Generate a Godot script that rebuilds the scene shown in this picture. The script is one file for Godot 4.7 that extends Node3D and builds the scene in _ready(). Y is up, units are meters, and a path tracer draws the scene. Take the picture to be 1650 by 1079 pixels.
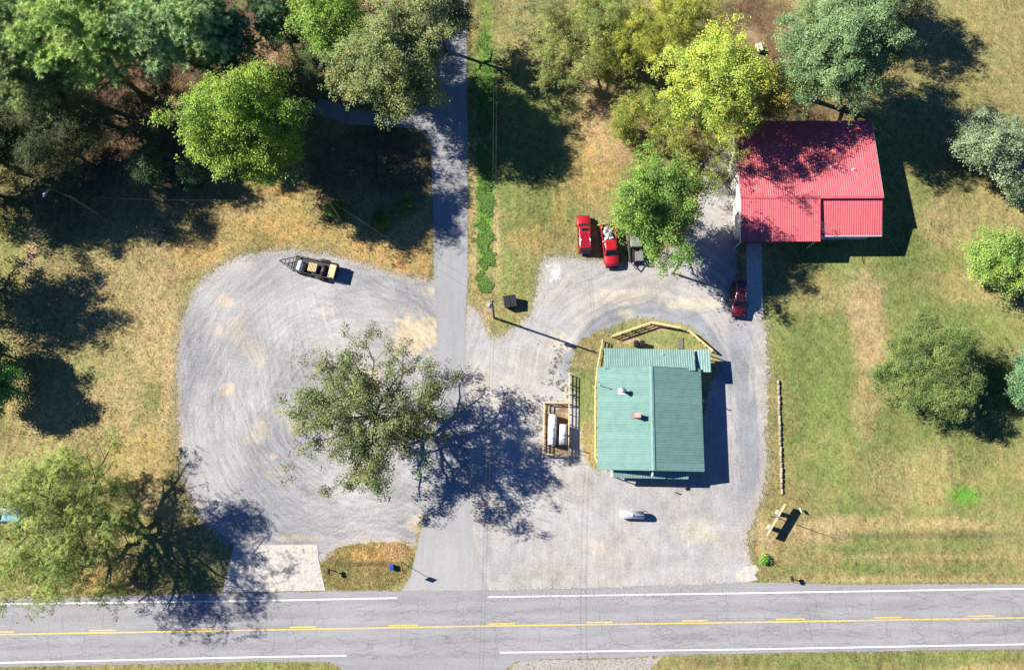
extends Node3D

var rng := RandomNumberGenerator.new()
var used := {}
var lut := PackedByteArray()
var tex_a: PackedByteArray   # tiling noise fields, 512 x 512
var tex_b: PackedByteArray
var tex_c: PackedByteArray
var mats := {}

# ------------------------------------------------------------------ helpers
func numbered(called: String) -> String:
	if not used.has(called):
		used[called] = 0
		return called
	used[called] += 1
	return "%s_%03d" % [called, used[called]]

func thing(called: String, label: String, category: String, at := Vector3.ZERO, turn := 0.0, group := "") -> Node3D:
	var o := Node3D.new()
	o.name = numbered(called)
	add_child(o)
	o.position = at
	o.rotation.y = turn
	tag(o, label, category, group)
	return o

func tag(o: Node, label: String, category: String, group := "") -> void:
	o.set_meta("label", label)
	o.set_meta("category", category)
	if group != "":
		o.set_meta("group", group)

func obj(called: String, st: SurfaceTool, m: Material, parent: Node = self) -> MeshInstance3D:
	return put(called, st.commit(), m, parent)

func put(called: String, mesh: Mesh, m: Material, parent: Node = self) -> MeshInstance3D:
	var o := MeshInstance3D.new()
	o.name = numbered(called) if parent == self else called
	o.mesh = mesh
	o.material_override = m
	parent.add_child(o, true)
	return o

func structure(called: String, mesh: Mesh, m: Material) -> MeshInstance3D:
	var o := put(called, mesh, m)
	o.set_meta("kind", "structure")
	return o

func mb() -> SurfaceTool:
	var st := SurfaceTool.new()
	st.begin(Mesh.PRIMITIVE_TRIANGLES)
	return st

func done(st: SurfaceTool) -> SurfaceTool:
	st.generate_normals()
	return st

func tri(st: SurfaceTool, a: Vector3, b: Vector3, c: Vector3) -> void:
	st.add_vertex(a); st.add_vertex(b); st.add_vertex(c)

# corners in clockwise order seen from the front
func quad(st: SurfaceTool, a: Vector3, b: Vector3, c: Vector3, d: Vector3) -> void:
	tri(st, a, b, c); tri(st, a, c, d)

func flat(st: SurfaceTool) -> void:
	st.set_smooth_group(-1)

func box(st: SurfaceTool, xf: Transform3D, s: Vector3) -> void:
	flat(st)
	var h := s * 0.5
	var p := []
	for k in 8:
		p.append(xf * Vector3(h.x if k & 1 else -h.x, h.y if k & 2 else -h.y, h.z if k & 4 else -h.z))
	quad(st, p[2], p[6], p[7], p[3]); quad(st, p[0], p[1], p[5], p[4])
	quad(st, p[4], p[5], p[7], p[6]); quad(st, p[1], p[0], p[2], p[3])
	quad(st, p[0], p[4], p[6], p[2]); quad(st, p[5], p[1], p[3], p[7])

func box_at(st: SurfaceTool, at: Vector3, s: Vector3, yaw := 0.0) -> void:
	box(st, Transform3D(Basis(Vector3.UP, yaw), at), s)

# a box whose long axis (z) runs from a to b
func beam(st: SurfaceTool, a: Vector3, b: Vector3, w: float, h: float) -> void:
	var d := b - a
	var z := d.normalized()
	var x := (Vector3.UP if absf(z.y) < 0.95 else Vector3.BACK).cross(z).normalized()
	box(st, Transform3D(Basis(x, z.cross(x), z), (a + b) * 0.5), Vector3(w, h, d.length()))

func one_box(s: Vector3) -> ArrayMesh:
	var st := mb()
	box_at(st, Vector3.ZERO, s)
	return done(st).commit()

func frame_of(z: Vector3) -> Array:
	var x := (Vector3.UP if absf(z.y) < 0.9 else Vector3.RIGHT).cross(z).normalized()
	return [x, z.cross(x)]

func tube(st: SurfaceTool, pts: Array, radii: Array, sides := 6, caps := true) -> void:
	st.set_smooth_group(1)
	var rings := []
	for i in pts.size():
		var z: Vector3 = (pts[mini(i + 1, pts.size() - 1)] - pts[maxi(i - 1, 0)])
		if z.length() < 1e-6:
			z = Vector3.UP
		var f := frame_of(z.normalized())
		var ring := []
		for k in sides:
			var a := TAU * k / sides
			ring.append(pts[i] + (f[0] * cos(a) + f[1] * sin(a)) * radii[i])
		rings.append(ring)
	for i in rings.size() - 1:
		for k in sides:
			var n: int = (k + 1) % sides
			quad(st, rings[i][k], rings[i + 1][k], rings[i + 1][n], rings[i][n])
	if caps:
		flat(st)
		var e: Array = rings[-1]
		for k in range(1, sides - 1):
			tri(st, rings[0][0], rings[0][k], rings[0][k + 1])
			tri(st, e[0], e[k + 1], e[k])

func rod(st: SurfaceTool, a: Vector3, b: Vector3, r: float, sides := 8) -> void:
	tube(st, [a, b], [r, r], sides)

# rings of equal size joined one after the other; ends closed
func loft(st: SurfaceTool, rings: Array, smooth := 1) -> void:
	st.set_smooth_group(smooth)
	var n: int = rings[0].size()
	for i in rings.size() - 1:
		for k in n:
			var m: int = (k + 1) % n
			quad(st, rings[i][k], rings[i + 1][k], rings[i + 1][m], rings[i][m])
	flat(st)
	var e: Array = rings[-1]
	for k in range(1, n - 1):
		tri(st, rings[0][0], rings[0][k], rings[0][k + 1])
		tri(st, e[0], e[k + 1], e[k])

# rounded rectangle in the xz plane at height y, counter-clockwise from above
func outline(y: float, hx: float, z0: float, z1: float, c: float) -> Array:
	var out := []
	for q in 4:
		var sx: float = [1, 1, -1, -1][q]
		var zc: float = [z0 + c, z1 - c, z1 - c, z0 + c][q]
		for k in 4:
			var a := -PI / 2 + q * PI / 2 + k * PI / 6
			out.append(Vector3(sx * (hx - c) + cos(a) * c, y, zc + sin(a) * c))
	out.reverse()
	return out

func mat(c: Color, rough := 0.8, metal := 0.0) -> StandardMaterial3D:
	var m := StandardMaterial3D.new()
	m.albedo_color = c.linear_to_srgb()
	m.roughness = rough
	m.metallic = metal
	return m

# mottled material: a noise ramp between colours (linear values), mapped in world or own axes
func mottled(cols: Array, scale: float, rough := 0.85, seed := 1, relief := 0.0, own := false, stretch := Vector3.ONE) -> StandardMaterial3D:
	var nz := FastNoiseLite.new()
	nz.seed = seed
	nz.frequency = 0.02
	nz.fractal_octaves = 5
	nz.fractal_gain = 0.62
	var im := nz.get_seamless_image(256, 256)
	var grad := Gradient.new()
	grad.offsets = PackedFloat32Array()
	grad.colors = PackedColorArray()
	for k in cols.size():
		grad.add_point(0.22 + 0.56 * k / maxf(1.0, cols.size() - 1), (cols[k] as Color).linear_to_srgb())
	var outi := Image.create(256, 256, false, Image.FORMAT_RGB8)
	var r2 := RandomNumberGenerator.new()
	r2.seed = seed
	for y in 256:
		for x in 256:
			var v := im.get_pixel(x, y).r + r2.randf_range(-0.06, 0.06)
			outi.set_pixel(x, y, grad.sample(v))
	var m := StandardMaterial3D.new()
	m.albedo_texture = ImageTexture.create_from_image(outi)
	m.roughness = rough
	m.uv1_triplanar = true
	m.uv1_world_triplanar = not own
	m.uv1_scale = stretch * scale
	if relief > 0.0:
		m.heightmap_enabled = true
		m.heightmap_texture = ImageTexture.create_from_image(im)
		m.heightmap_scale = relief
	return m

func metal_paint(c: Color, rough := 0.3) -> StandardMaterial3D:
	var m := mat(c, rough)
	m.clearcoat_enabled = true
	m.clearcoat = 0.7
	m.clearcoat_roughness = 0.12
	return m

func yaw_of(a: Vector3, b: Vector3) -> float:   # turn that carries +z to the direction a -> b
	return atan2(b.x - a.x, b.z - a.z)

# ------------------------------------------------------------------ computed maps
func make_fields() -> void:
	lut.resize(2049)
	for k in 2049:
		lut[k] = int(round(Color(k / 2048.0, 0, 0).linear_to_srgb().r * 255.0))
	for q in 3:
		var nz := FastNoiseLite.new()
		nz.seed = 11 + q
		nz.frequency = [0.012, 0.045, 0.16][q]
		nz.fractal_octaves = [5, 4, 3][q]
		nz.fractal_gain = 0.6
		var im := nz.get_seamless_image(512, 512)
		im.convert(Image.FORMAT_L8)
		var d := im.get_data()
		if q == 0: tex_a = d
		elif q == 1: tex_b = d
		else: tex_c = d

# smooth lookup, scale in cells per metre
func na(x: float, z: float) -> float:
	return tex_a[((int(z) & 511) << 9) | (int(x) & 511)] / 255.0
func nb(x: float, z: float) -> float:
	return tex_b[((int(z) & 511) << 9) | (int(x) & 511)] / 255.0
func nc(x: float, z: float) -> float:
	return tex_c[((int(z) & 511) << 9) | (int(x) & 511)] / 255.0

func seg_dist(p: Vector2, a: Vector2, b: Vector2) -> float:
	var ab := b - a
	var t := clampf((p - a).dot(ab) / maxf(ab.length_squared(), 1e-9), 0.0, 1.0)
	return p.distance_to(a + ab * t)

# signed distance (inside positive) to a polygon on a coarse grid, then enlarged
func sdf_map(poly: Array, rect: Rect2, w: int, h: int, cell := 0.4) -> PackedFloat32Array:
	var cw := maxi(4, int(ceil(rect.size.x / cell)))
	var ch := maxi(4, int(ceil(rect.size.y / cell)))
	var packed := PackedVector2Array(poly)
	var im := Image.create(cw, ch, false, Image.FORMAT_RF)
	for j in ch:
		for i in cw:
			var p := rect.position + Vector2((i + 0.5) / cw, (j + 0.5) / ch) * rect.size
			var d := 1e9
			for k in poly.size():
				d = minf(d, seg_dist(p, poly[k], poly[(k + 1) % poly.size()]))
			im.set_pixel(i, j, Color(d if Geometry2D.is_point_in_polygon(p, packed) else -d, 0, 0))
	im.resize(w, h, Image.INTERPOLATE_BILINEAR)
	return im.get_data().to_float32_array()

func bounds(poly: Array, grow: float) -> Rect2:
	var r := Rect2(poly[0], Vector2.ZERO)
	for p in poly:
		r = r.expand(p)
	return r.grow(grow)

# A sheet of loose or laid material with a ragged edge: its colour is computed per texel by paint(x, z, noise, fine, inside),
# and what lies past the ragged edge is cut away.
func sheet(called: String, poly: Array, y: float, texel: float, ragged: float, paint: Callable, rough := 0.92, tile := false) -> MeshInstance3D:
	var rect := bounds(poly, 1.0)
	var w := mini(2048, int(rect.size.x / texel))
	var h := mini(2048, int(rect.size.y / texel))
	var sd := sdf_map(poly, rect, w, h)
	var data := PackedByteArray()
	data.resize(w * h * 4)
	var r2 := RandomNumberGenerator.new()
	r2.seed = called.hash()
	var sx := rect.size.x / w
	var sz := rect.size.y / h
	var o := 0
	for j in h:
		var z := rect.position.y + (j + 0.5) * sz
		for i in w:
			var inside := sd[j * w + i]
			if inside > -ragged * 1.2 - 0.1:
				var x := rect.position.x + (i + 0.5) * sx
				var fine := r2.randf()
				var edge := inside + ragged * ((nb(x * 26.0, z * 26.0) - 0.5) * 2.6 + (na(x * 9.0, z * 9.0) - 0.5) * 1.8 + (fine - 0.5) * 0.7)
				if edge > 0.0:
					var c: Color = paint.call(x, z, fine, inside)
					data[o] = lut[int(clampf(c.r, 0.0, 1.0) * 2048.0)]
					data[o + 1] = lut[int(clampf(c.g, 0.0, 1.0) * 2048.0)]
					data[o + 2] = lut[int(clampf(c.b, 0.0, 1.0) * 2048.0)]
					data[o + 3] = 255
			o += 4
	# carry colours one texel outwards so that the cut edge has no dark rim
	for j in h:
		for i in range(1, w - 1):
			var k := (j * w + i) * 4
			if data[k + 3] == 0:
				for s in [-4, 4]:
					if data[k + s + 3] == 255:
						data[k] = data[k + s]; data[k + 1] = data[k + s + 1]; data[k + 2] = data[k + s + 2]
	var m := StandardMaterial3D.new()
	m.albedo_texture = ImageTexture.create_from_image(Image.create_from_data(w, h, false, Image.FORMAT_RGBA8, data))
	m.roughness = rough
	m.transparency = BaseMaterial3D.TRANSPARENCY_ALPHA_SCISSOR
	m.alpha_scissor_threshold = 0.5
	var st := mb()
	var cells := Vector2i(24, 24)
	for j in cells.y:
		for i in cells.x:
			var q := []
			for d in [[0, 0], [1, 0], [1, 1], [0, 1]]:
				q.append(Vector2(float(i + d[0]) / cells.x, float(j + d[1]) / cells.y))
			for k in [0, 1, 2, 0, 2, 3]:
				st.set_normal(Vector3.UP)
				st.set_uv(q[k])
				var p: Vector2 = rect.position + q[k] * rect.size
				st.add_vertex(Vector3(p.x, y, p.y))
	return structure(called, st.commit(), m)

# ------------------------------------------------------------------ scene
func _ready() -> void:
	rng.seed = 20
	var cam := Camera3D.new()
	cam.name = "camera"
	cam.position = Vector3(0, 90, 0)
	cam.rotation_degrees = Vector3(-78.7, 0, 0)
	cam.fov = 52.25
	cam.near = 0.5
	cam.far = 1500.0
	add_child(cam)
	cam.current = true
	var env := Environment.new()
	env.background_mode = Environment.BG_SKY
	var sm := ProceduralSkyMaterial.new()
	sm.sky_top_color = Color(0.18, 0.34, 0.60)
	sm.sky_horizon_color = Color(0.50, 0.64, 0.80)
	sm.sky_curve = 0.12
	sm.ground_bottom_color = Color(0.20, 0.19, 0.14)
	sm.ground_horizon_color = Color(0.50, 0.62, 0.80)
	var sky := Sky.new()
	sky.sky_material = sm
	env.sky = sky
	env.background_energy_multiplier = 0.45
	env.tonemap_mode = Environment.TONE_MAPPER_LINEAR
	env.tonemap_exposure = 2.45
	env.sdfgi_enabled = true
	env.ssao_enabled = true
	env.ssil_enabled = true
	var we := WorldEnvironment.new()
	we.name = "world_environment"
	we.environment = env
	add_child(we)
	var sun := DirectionalLight3D.new()
	sun.name = "sun"
	sun.light_energy = 1.6
	sun.light_color = Color(1.0, 0.965, 0.915)
	sun.light_angular_distance = 0.5
	sun.shadow_enabled = true
	add_child(sun)
	var el := deg_to_rad(33.5)
	var az := deg_to_rad(19.3)
	sun.look_at_from_position(Vector3.ZERO, Vector3(cos(el) * cos(az), -sin(el), cos(el) * sin(az)), Vector3.UP)
	make_fields()
	materials()
	build_ground()
	print("ground ", Time.get_ticks_msec())
	build_green_building()
	build_red_house()
	build_trees()
	print("trees ", Time.get_ticks_msec())
	build_fences()
	build_poles()
	build_vehicles()
	build_small_things()
	build_grass()
	print("all ", Time.get_ticks_msec())

func materials() -> void:
	mats.wood = mottled([Color(0.50, 0.38, 0.19), Color(0.66, 0.55, 0.32)], 1.3, 0.8, 3)
	mats.old_wood = mottled([Color(0.10, 0.085, 0.07), Color(0.22, 0.19, 0.16)], 1.1, 0.9, 4)
	mats.bark = mottled([Color(0.045, 0.036, 0.028), Color(0.13, 0.11, 0.085)], 0.8, 0.95, 5)
	mats.black = mat(Color(0.007, 0.007, 0.008), 0.6)
	mats.dark_metal = mat(Color(0.012, 0.012, 0.014), 0.6)
	mats.steel = mat(Color(0.45, 0.46, 0.47), 0.35, 0.8)
	mats.chrome = mat(Color(0.75, 0.76, 0.78), 0.15, 1.0)
	mats.white = mottled([Color(0.50, 0.53, 0.57), Color(0.66, 0.68, 0.70)], 0.9, 0.35, 6)
	mats.tyre = mat(Color(0.015, 0.015, 0.015), 0.9)
	mats.cable = mat(Color(0.05, 0.05, 0.05), 0.6)
	mats.glass = mat(Color(0.012, 0.016, 0.02), 0.06)
	mats.concrete = mottled([Color(0.37, 0.35, 0.32), Color(0.49, 0.47, 0.435)], 0.3, 0.9, 8)
	mats.brick = mottled([Color(0.22, 0.085, 0.055), Color(0.34, 0.16, 0.11)], 3.0, 0.9, 9)
	mats.wall = mottled([Color(0.42, 0.38, 0.30), Color(0.5, 0.46, 0.38)], 0.6, 0.85, 10)

# ------------------------------------------------------------------ ground, roads, gravel
# palette of ground covers, linear base colours
const LAWN := Color(0.128, 0.168, 0.050)
const OLIVE := Color(0.212, 0.190, 0.078)
const TAN := Color(0.325, 0.254, 0.124)
const STRAW := Color(0.370, 0.252, 0.100)
const LITTER := Color(0.120, 0.074, 0.050)
const EARTH := Color(0.085, 0.068, 0.046)
const BRIGHT := Color(0.100, 0.220, 0.034)
const BARE := Color(0.375, 0.262, 0.158)

var blobs := [
	# west field
	[-56.11, -16.25, 19.12, 24.03, TAN, 0.45], [-58.18, -12.89, 6.60, 6.57, LAWN, 0.35], [-53.84, -7.54, 9.79, 4.83, TAN, 0.75],
	[-47.53, -9.59, 2.62, 2.94, LAWN, 0.55], [-63.10, -31.51, 11.16, 2.87, LAWN, 0.35], [-69.34, -30.16, 2.23, 16.44, LAWN, 0.45], [-48.17, -23.97, 3.38, 12.74, TAN, 0.75],
	[-66.30, -31.06, 1.20, 3.04, BARE, 0.7], [-45.72, -12.06, 0.82, 13.68, TAN, 0.9], [-58.57, -3.11, 12.12, 3.17, OLIVE, 0.5], [-47.90, -1.52, 5.64, 3.93, STRAW, 0.4],
	[-49.53, 5.49, 17.44, 9.76, OLIVE, 0.4], [-45.73, 3.95, 3.98, 2.31, TAN, 0.7], [-51.81, 13.04, 7.01, 2.21, STRAW, 0.7], [-41.72, 12.67, 7.02, 1.63, LAWN, 0.6],
	# north of the lot
	[-30.70, -35.14, 16.43, 5.42, STRAW, 0.8], [-42.33, -29.71, 5.99, 3.02, STRAW, 0.6], [-18.35, -28.82, 9.39, 3.97, STRAW, 0.75], [-13.72, -31.06, 3.43, 6.21, STRAW, 0.65],
	[-36.79, -35.60, 5.19, 2.01, TAN, 0.6], [-45.20, -32.86, 5.17, 1.80, OLIVE, 0.6],
	# the wood's floor
	[-60.73, -54.64, 29.69, 15.81, LITTER, 0.92], [-36.10, -62.67, 11.88, 11.97, LITTER, 0.95], [-19.74, -42.09, 11.40, 9.23, EARTH, 0.75], [-22.94, -35.60, 12.12, 3.64, OLIVE, 0.6], [-57.79, -37.44, 20.86, 5.48, EARTH, 0.35],
	[-55.59, -61.15, 3.64, 2.63, BARE, 0.8], [-35.08, -61.15, 5.47, 3.03, BARE, 0.6], [-50.93, -51.20, 5.36, 2.91, BARE, 0.6], [-19.85, -67.83, 3.69, 3.11, BARE, 0.8],
	# between road and drive
	[1.35, -53.65, 8.98, 18.05, LAWN, 0.75], [3.05, -38.36, 7.84, 9.98, LAWN, 0.7], [-5.42, -32.86, 0.69, 12.36, TAN, 0.85], [-3.81, -35.14, 1.12, 11.17, BRIGHT, 0.95], [-3.89, -57.62, 1.45, 12.69, BRIGHT, 0.6],
	[-2.05, -30.16, 0.68, 7.93, TAN, 0.6], [11.89, -43.98, 4.84, 8.84, STRAW, 0.6], [5.95, -63.70, 9.16, 7.08, TAN, 0.6], [12.64, -56.62, 5.42, 4.94, BARE, 0.45], [6.51, -36.51, 1.21, 5.46, STRAW, 0.35], [3.18, -31.51, 3.43, 2.69, STRAW, 0.4], [0.85, -25.72, 3.39, 5.22, LAWN, 0.5],
	[-3.36, -21.37, 1.18, 1.89, BARE, 0.7], [-0.84, -19.65, 2.51, 1.71, LAWN, 0.4], [16.43, -48.29, 7.11, 5.72, BARE, 0.6], [9.00, -30.61, 3.43, 3.56, OLIVE, 0.4],
	[22.46, -43.98, 11.45, 11.12, LITTER, 0.45], [36.10, -62.67, 5.48, 13.91, LITTER, 0.85], [42.40, -50.71, 11.60, 2.13, LITTER, 0.75], [35.61, -62.16, 2.28, 3.04, BARE, 0.4],
	# east lawn
	[51.95, -16.25, 21.61, 36.58, LAWN, 0.78], [48.06, -18.79, 3.01, 9.21, BARE, 0.6], [41.83, -23.97, 6.76, 3.47, TAN, 0.45], [40.56, -9.59, 6.15, 10.43, LAWN, 0.7], [53.55, -30.61, 5.14, 4.09, LAWN, 0.6],
	[60.80, -33.77, 5.17, 5.39, TAN, 0.55], [62.22, -24.85, 6.77, 3.48, TAN, 0.5], [68.96, -36.51, 5.20, 5.46, TAN, 0.45], [51.65, 0.84, 7.21, 4.65, TAN, 0.5], [46.13, -7.95, 1.80, 4.84, TAN, 0.55], [58.19, 2.95, 2.15, 1.32, BRIGHT, 1.0],
	[48.61, 6.64, 16.60, 1.14, TAN, 0.7], [53.99, 7.94, 11.82, 0.61, EARTH, 0.45], [45.18, 9.30, 14.93, 0.75, LAWN, 0.5], [52.88, 10.58, 15.67, 0.45, TAN, 0.45], [48.82, 11.93, 17.96, 0.67, LAWN, 0.5], [52.55, 13.34, 19.46, 0.44, TAN, 0.7],
	[70.06, -63.70, 10.07, 8.07, OLIVE, 0.7], [61.69, -62.67, 2.74, 4.05, TAN, 0.7], [64.11, -39.29, 5.23, 3.69, OLIVE, 0.6], [34.05, -4.71, 1.14, 9.44, OLIVE, 0.7], [31.72, 8.54, 1.57, 3.75, TAN, 0.7], [37.45, 7.79, 5.52, 2.27, BARE, 0.35],
	# islands and verges
	[-18.42, 10.43, 6.27, 1.79, STRAW, 0.85], [-18.29, 13.49, 5.84, 1.18, OLIVE, 0.9], [-14.51, 10.05, 2.04, 1.35, BARE, 0.5], [-18.38, 11.40, 3.91, 0.45, EARTH, 0.7],
	[18.70, -16.25, 8.31, 5.01, OLIVE, 0.5], [19.64, -18.79, 1.50, 0.85, BARE, 0.7], [16.24, -17.26, 2.50, 0.68, BARE, 0.6], [9.01, -9.59, 1.97, 4.87, LAWN, 0.8], [21.25, -17.52, 5.00, 1.19, LAWN, 0.7], [14.63, -18.79, 3.34, 1.02, LAWN, 0.7], [8.87, -2.32, 1.61, 3.16, STRAW, 0.5], [5.85, -5.52, 1.95, 3.68, STRAW, 0.8],
	[47.63, 22.62, 30.48, 1.27, LAWN, 0.6], [58.90, 23.75, 6.84, 0.70, TAN, 0.7], [24.75, 22.90, 6.09, 0.71, EARTH, 0.3], [-43.72, 23.61, 22.81, 0.85, OLIVE, 0.7], [-28.53, 23.33, 6.09, 0.57, BRIGHT, 0.35],
]

var ground_rect := Rect2(-84, -76, 168, 108)
var ground_img: Image

func build_ground() -> void:
	# coarse field of covers
	var cw := 420
	var ch := 270
	var field := Image.create(cw, ch, false, Image.FORMAT_RGBF)
	var boxes := []
	for b in blobs:
		boxes.append([b[0], b[1], b[2], b[3], b[4], b[5], maxf(b[2], b[3]) * 1.7])
	for j in ch:
		for i in cw:
			var x := ground_rect.position.x + (i + 0.5) / cw * ground_rect.size.x
			var z := ground_rect.position.y + (j + 0.5) / ch * ground_rect.size.y
			var warp := (na(x * 7.0 + 90, z * 7.0) - 0.5) * 1.1 + (nb(x * 6.0, z * 6.0 + 40) - 0.5) * 0.6
			var c := OLIVE
			for b in boxes:
				var dx: float = (x - b[0]) / b[2]
				if dx > 1.6 or dx < -1.6: continue
				var dz: float = (z - b[1]) / b[3]
				if dz > 1.6 or dz < -1.6: continue
				var d := sqrt(dx * dx + dz * dz) + warp * 0.8
				if d < 1.2:
					c = c.lerp(b[4], smoothstep(1.2, 0.45, d) * b[5])
			field.set_pixel(i, j, c)
	var w := 1848
	var h := 1188
	field.resize(w, h, Image.INTERPOLATE_CUBIC)
	var f := field.get_data().to_float32_array()
	var data := PackedByteArray()
	data.resize(w * h * 3)
	var r2 := RandomNumberGenerator.new()
	r2.seed = 77
	var k := 0
	for j in h:
		var z := j / 11.0
		for i in w:
			var x := i / 11.0
			var fine := r2.randf() - 0.5
			# patches, tufts and mown streaks: tone and dryness
			var a := na(x * 5.0, z * 3.2) - 0.5
			var b := nb(x * 17.0 + 31.0, z * 12.0) - 0.5
			var c := nc(x * 19.0, z * 9.0 + 70.0) - 0.5
			var mown := sin(x * 4.6 + 6.0 * na(x * 1.5, z * 1.5)) * 0.05 * smoothstep(0.4, 0.6, na(x * 2.0 + 300.0, z * 2.0))
			var tone := 1.04 + mown + a * 0.60 + b * 0.60 + c * 0.85 + fine * 0.40
			var dry := 1.0 + (nb(x * 8.0, z * 8.0 + 200.0) - 0.5) * 0.26 + fine * 0.12
			data[k] = lut[int(clampf(f[k] * tone * dry, 0.0, 1.0) * 2048.0)]
			data[k + 1] = lut[int(clampf(f[k + 1] * tone, 0.0, 1.0) * 2048.0)]
			data[k + 2] = lut[int(clampf(f[k + 2] * tone * (0.75 + 0.25 * dry), 0.0, 1.0) * 2048.0)]
			k += 3
	ground_img = Image.create_from_data(w, h, false, Image.FORMAT_RGB8, data)
	var gm := StandardMaterial3D.new()
	gm.albedo_texture = ImageTexture.create_from_image(ground_img)
	gm.roughness = 0.95
	gm.metallic_specular = 0.2
	var st := mb()
	var steps := [-420.0, -300.0, -190.0, -120.0, -84.0, -63.0, -42.0, -21.0, 0.0, 21.0, 42.0, 63.0, 84.0, 120.0, 190.0, 300.0, 420.0]
	for j in steps.size() - 1:
		for i in steps.size() - 1:
			for d in [[0, 0], [1, 0], [1, 1], [0, 0], [1, 1], [0, 1]]:
				var p := Vector2(steps[i + d[0]], steps[j + d[1]])
				st.set_normal(Vector3.UP)
				st.set_uv((p - ground_rect.position) / ground_rect.size)
				st.add_vertex(Vector3(p.x, 0, p.y))
	structure("ground", st.commit(), gm)
	print("ground map ", Time.get_ticks_msec())

	# ---- gravel turning lot west of the side road
	var lot := [Vector2(-10.43, -25.55), Vector2(-11.44, -25.46), Vector2(-15.71, -26.34), Vector2(-19.15, -27.49), Vector2(-22.61, -28.55), Vector2(-26.08, -29.54), Vector2(-30.38, -29.98), Vector2(-33.78, -29.71), Vector2(-36.73, -29.09), Vector2(-39.62, -27.93), Vector2(-42.02, -26.16), Vector2(-43.65, -23.54), Vector2(-44.54, -20.51), Vector2(-44.97, -17.09), Vector2(-44.81, -13.73), Vector2(-44.25, -9.59), Vector2(-43.45, -4.71), Vector2(-42.87, -1.13), Vector2(-41.90, 2.40), Vector2(-39.86, 5.49), Vector2(-37.44, 7.94), Vector2(-35.26, 9.60), Vector2(-33.25, 11.18), Vector2(-23.86, 11.18), Vector2(-22.97, 10.28), Vector2(-21.76, 9.38), Vector2(-17.70, 8.77), Vector2(-14.16, 8.77), Vector2(-12.17, 9.60), Vector2(-10.74, 3.95), Vector2(-9.65, -4.71), Vector2(-9.33, -12.89), Vector2(-9.30, -19.99), Vector2(-10.06, -23.97)]
	sheet("gravel_lot", lot, 0.006, 0.055, 0.5, func(x: float, z: float, fine: float, inside: float) -> Color:
		var patch := na(x * 9.0, z * 9.0) - 0.5
		var soft := na(x * 3.5 + 70.0, z * 3.5) - 0.5
		# wheel marks: arcs of several turning circles, each only here and there
		var marks := 0.0
		for q in turns:
			var d := Vector2(q[0] - x, q[1] - z)
			var r := d.length()
			var an := atan2(d.y, d.x)
			var here: float = smoothstep(0.42, 0.62, na(x * 5.0 + q[2], z * 5.0 + q[2] * 2.0)) if q[4] < 1.0 else 1.0
			marks += here * ((nb(r * 26.0 + q[2] + soft * 40.0, an * q[3]) - 0.5) * 0.30 + smoothstep(0.60, 0.74, nc(r * 15.0 + q[2], an * q[3] * 0.8)) * 0.14)
		var t := 0.96 + marks + patch * 0.30 + soft * 0.36 + (fine - 0.5) * 0.46 + (nc(x * 24.0, z * 24.0) - 0.5) * 0.42
		var c := Color(0.232, 0.238, 0.252).lerp(Color(0.285, 0.283, 0.283), clampf(0.5 + soft * 2.5, 0.0, 1.0)) * t
		var warm := smoothstep(0.66, 0.86, na(x * 6.0 + 200.0, z * 6.0 + 33.0)) * 0.35
		for q in tan_spots:
			var e: float = Vector2((x - q[0]) / q[2], (z - q[1]) / q[3]).length() + (nb(x * 11.0, z * 11.0) - 0.5) * 1.1
			warm = maxf(warm, smoothstep(1.1, 0.4, e) * q[4])
		c = c.lerp(Color(0.46, 0.385, 0.255) * t, warm)
		# thin gravel at the rim lets earth through
		return c.lerp(Color(0.33, 0.275, 0.195) * t, smoothstep(0.75, 0.4, inside * 0.5 + nb(x * 20.0, z * 20.0) * 0.7) * 0.6))

	# ---- gravel yard round the green building and up to the red house
	var yard := [Vector2(-6.32, -22.58), Vector2(-5.14, -22.23), Vector2(-3.94, -20.34), Vector2(-2.92, -17.94), Vector2(-1.92, -17.35), Vector2(-0.58, -18.28), Vector2(1.93, -19.99), Vector2(3.11, -22.06), Vector2(3.47, -24.67), Vector2(3.83, -27.49), Vector2(4.53, -28.91), Vector2(6.83, -29.09), Vector2(8.97, -28.91), Vector2(11.51, -28.38), Vector2(14.91, -28.02), Vector2(18.35, -28.82), Vector2(21.40, -30.16), Vector2(23.66, -32.68), Vector2(25.71, -35.60), Vector2(26.43, -39.29), Vector2(27.15, -42.85), Vector2(28.68, -44.93), Vector2(30.63, -45.12), Vector2(31.97, -43.98), Vector2(32.10, -39.29), Vector2(31.74, -33.77), Vector2(31.25, -30.16), Vector2(30.62, -25.72), Vector2(31.82, -20.94), Vector2(33.99, -20.68), Vector2(34.00, -16.25), Vector2(34.08, -12.89), Vector2(33.62, -8.77), Vector2(33.08, -4.71), Vector2(33.01, -0.50), Vector2(32.04, 3.02), Vector2(30.78, 6.26), Vector2(29.96, 7.79), Vector2(29.93, 10.58), Vector2(30.38, 11.93), Vector2(29.91, 14.22), Vector2(-1.94, 15.62), Vector2(-3.87, 15.62), Vector2(-4.95, 9.30), Vector2(-5.77, 7.02), Vector2(-6.73, -4.71), Vector2(-6.90, -16.25)]
	var isle := [Vector2(7.70, -14.40), Vector2(9.07, -16.84), Vector2(10.94, -18.37), Vector2(13.81, -19.48), Vector2(16.52, -20.25), Vector2(19.36, -20.16), Vector2(22.18, -19.56), Vector2(24.32, -18.79), Vector2(26.00, -17.43), Vector2(27.17, -16.08), Vector2(27.89, -14.14), Vector2(26.77, -12.06), Vector2(25.65, -9.59), Vector2(24.73, -4.71), Vector2(24.34, -0.58), Vector2(22.08, -0.26), Vector2(13.24, -0.18), Vector2(11.00, -0.18), Vector2(9.65, -1.05), Vector2(8.98, -3.91), Vector2(8.57, -7.95), Vector2(7.81, -10.82)]
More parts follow.
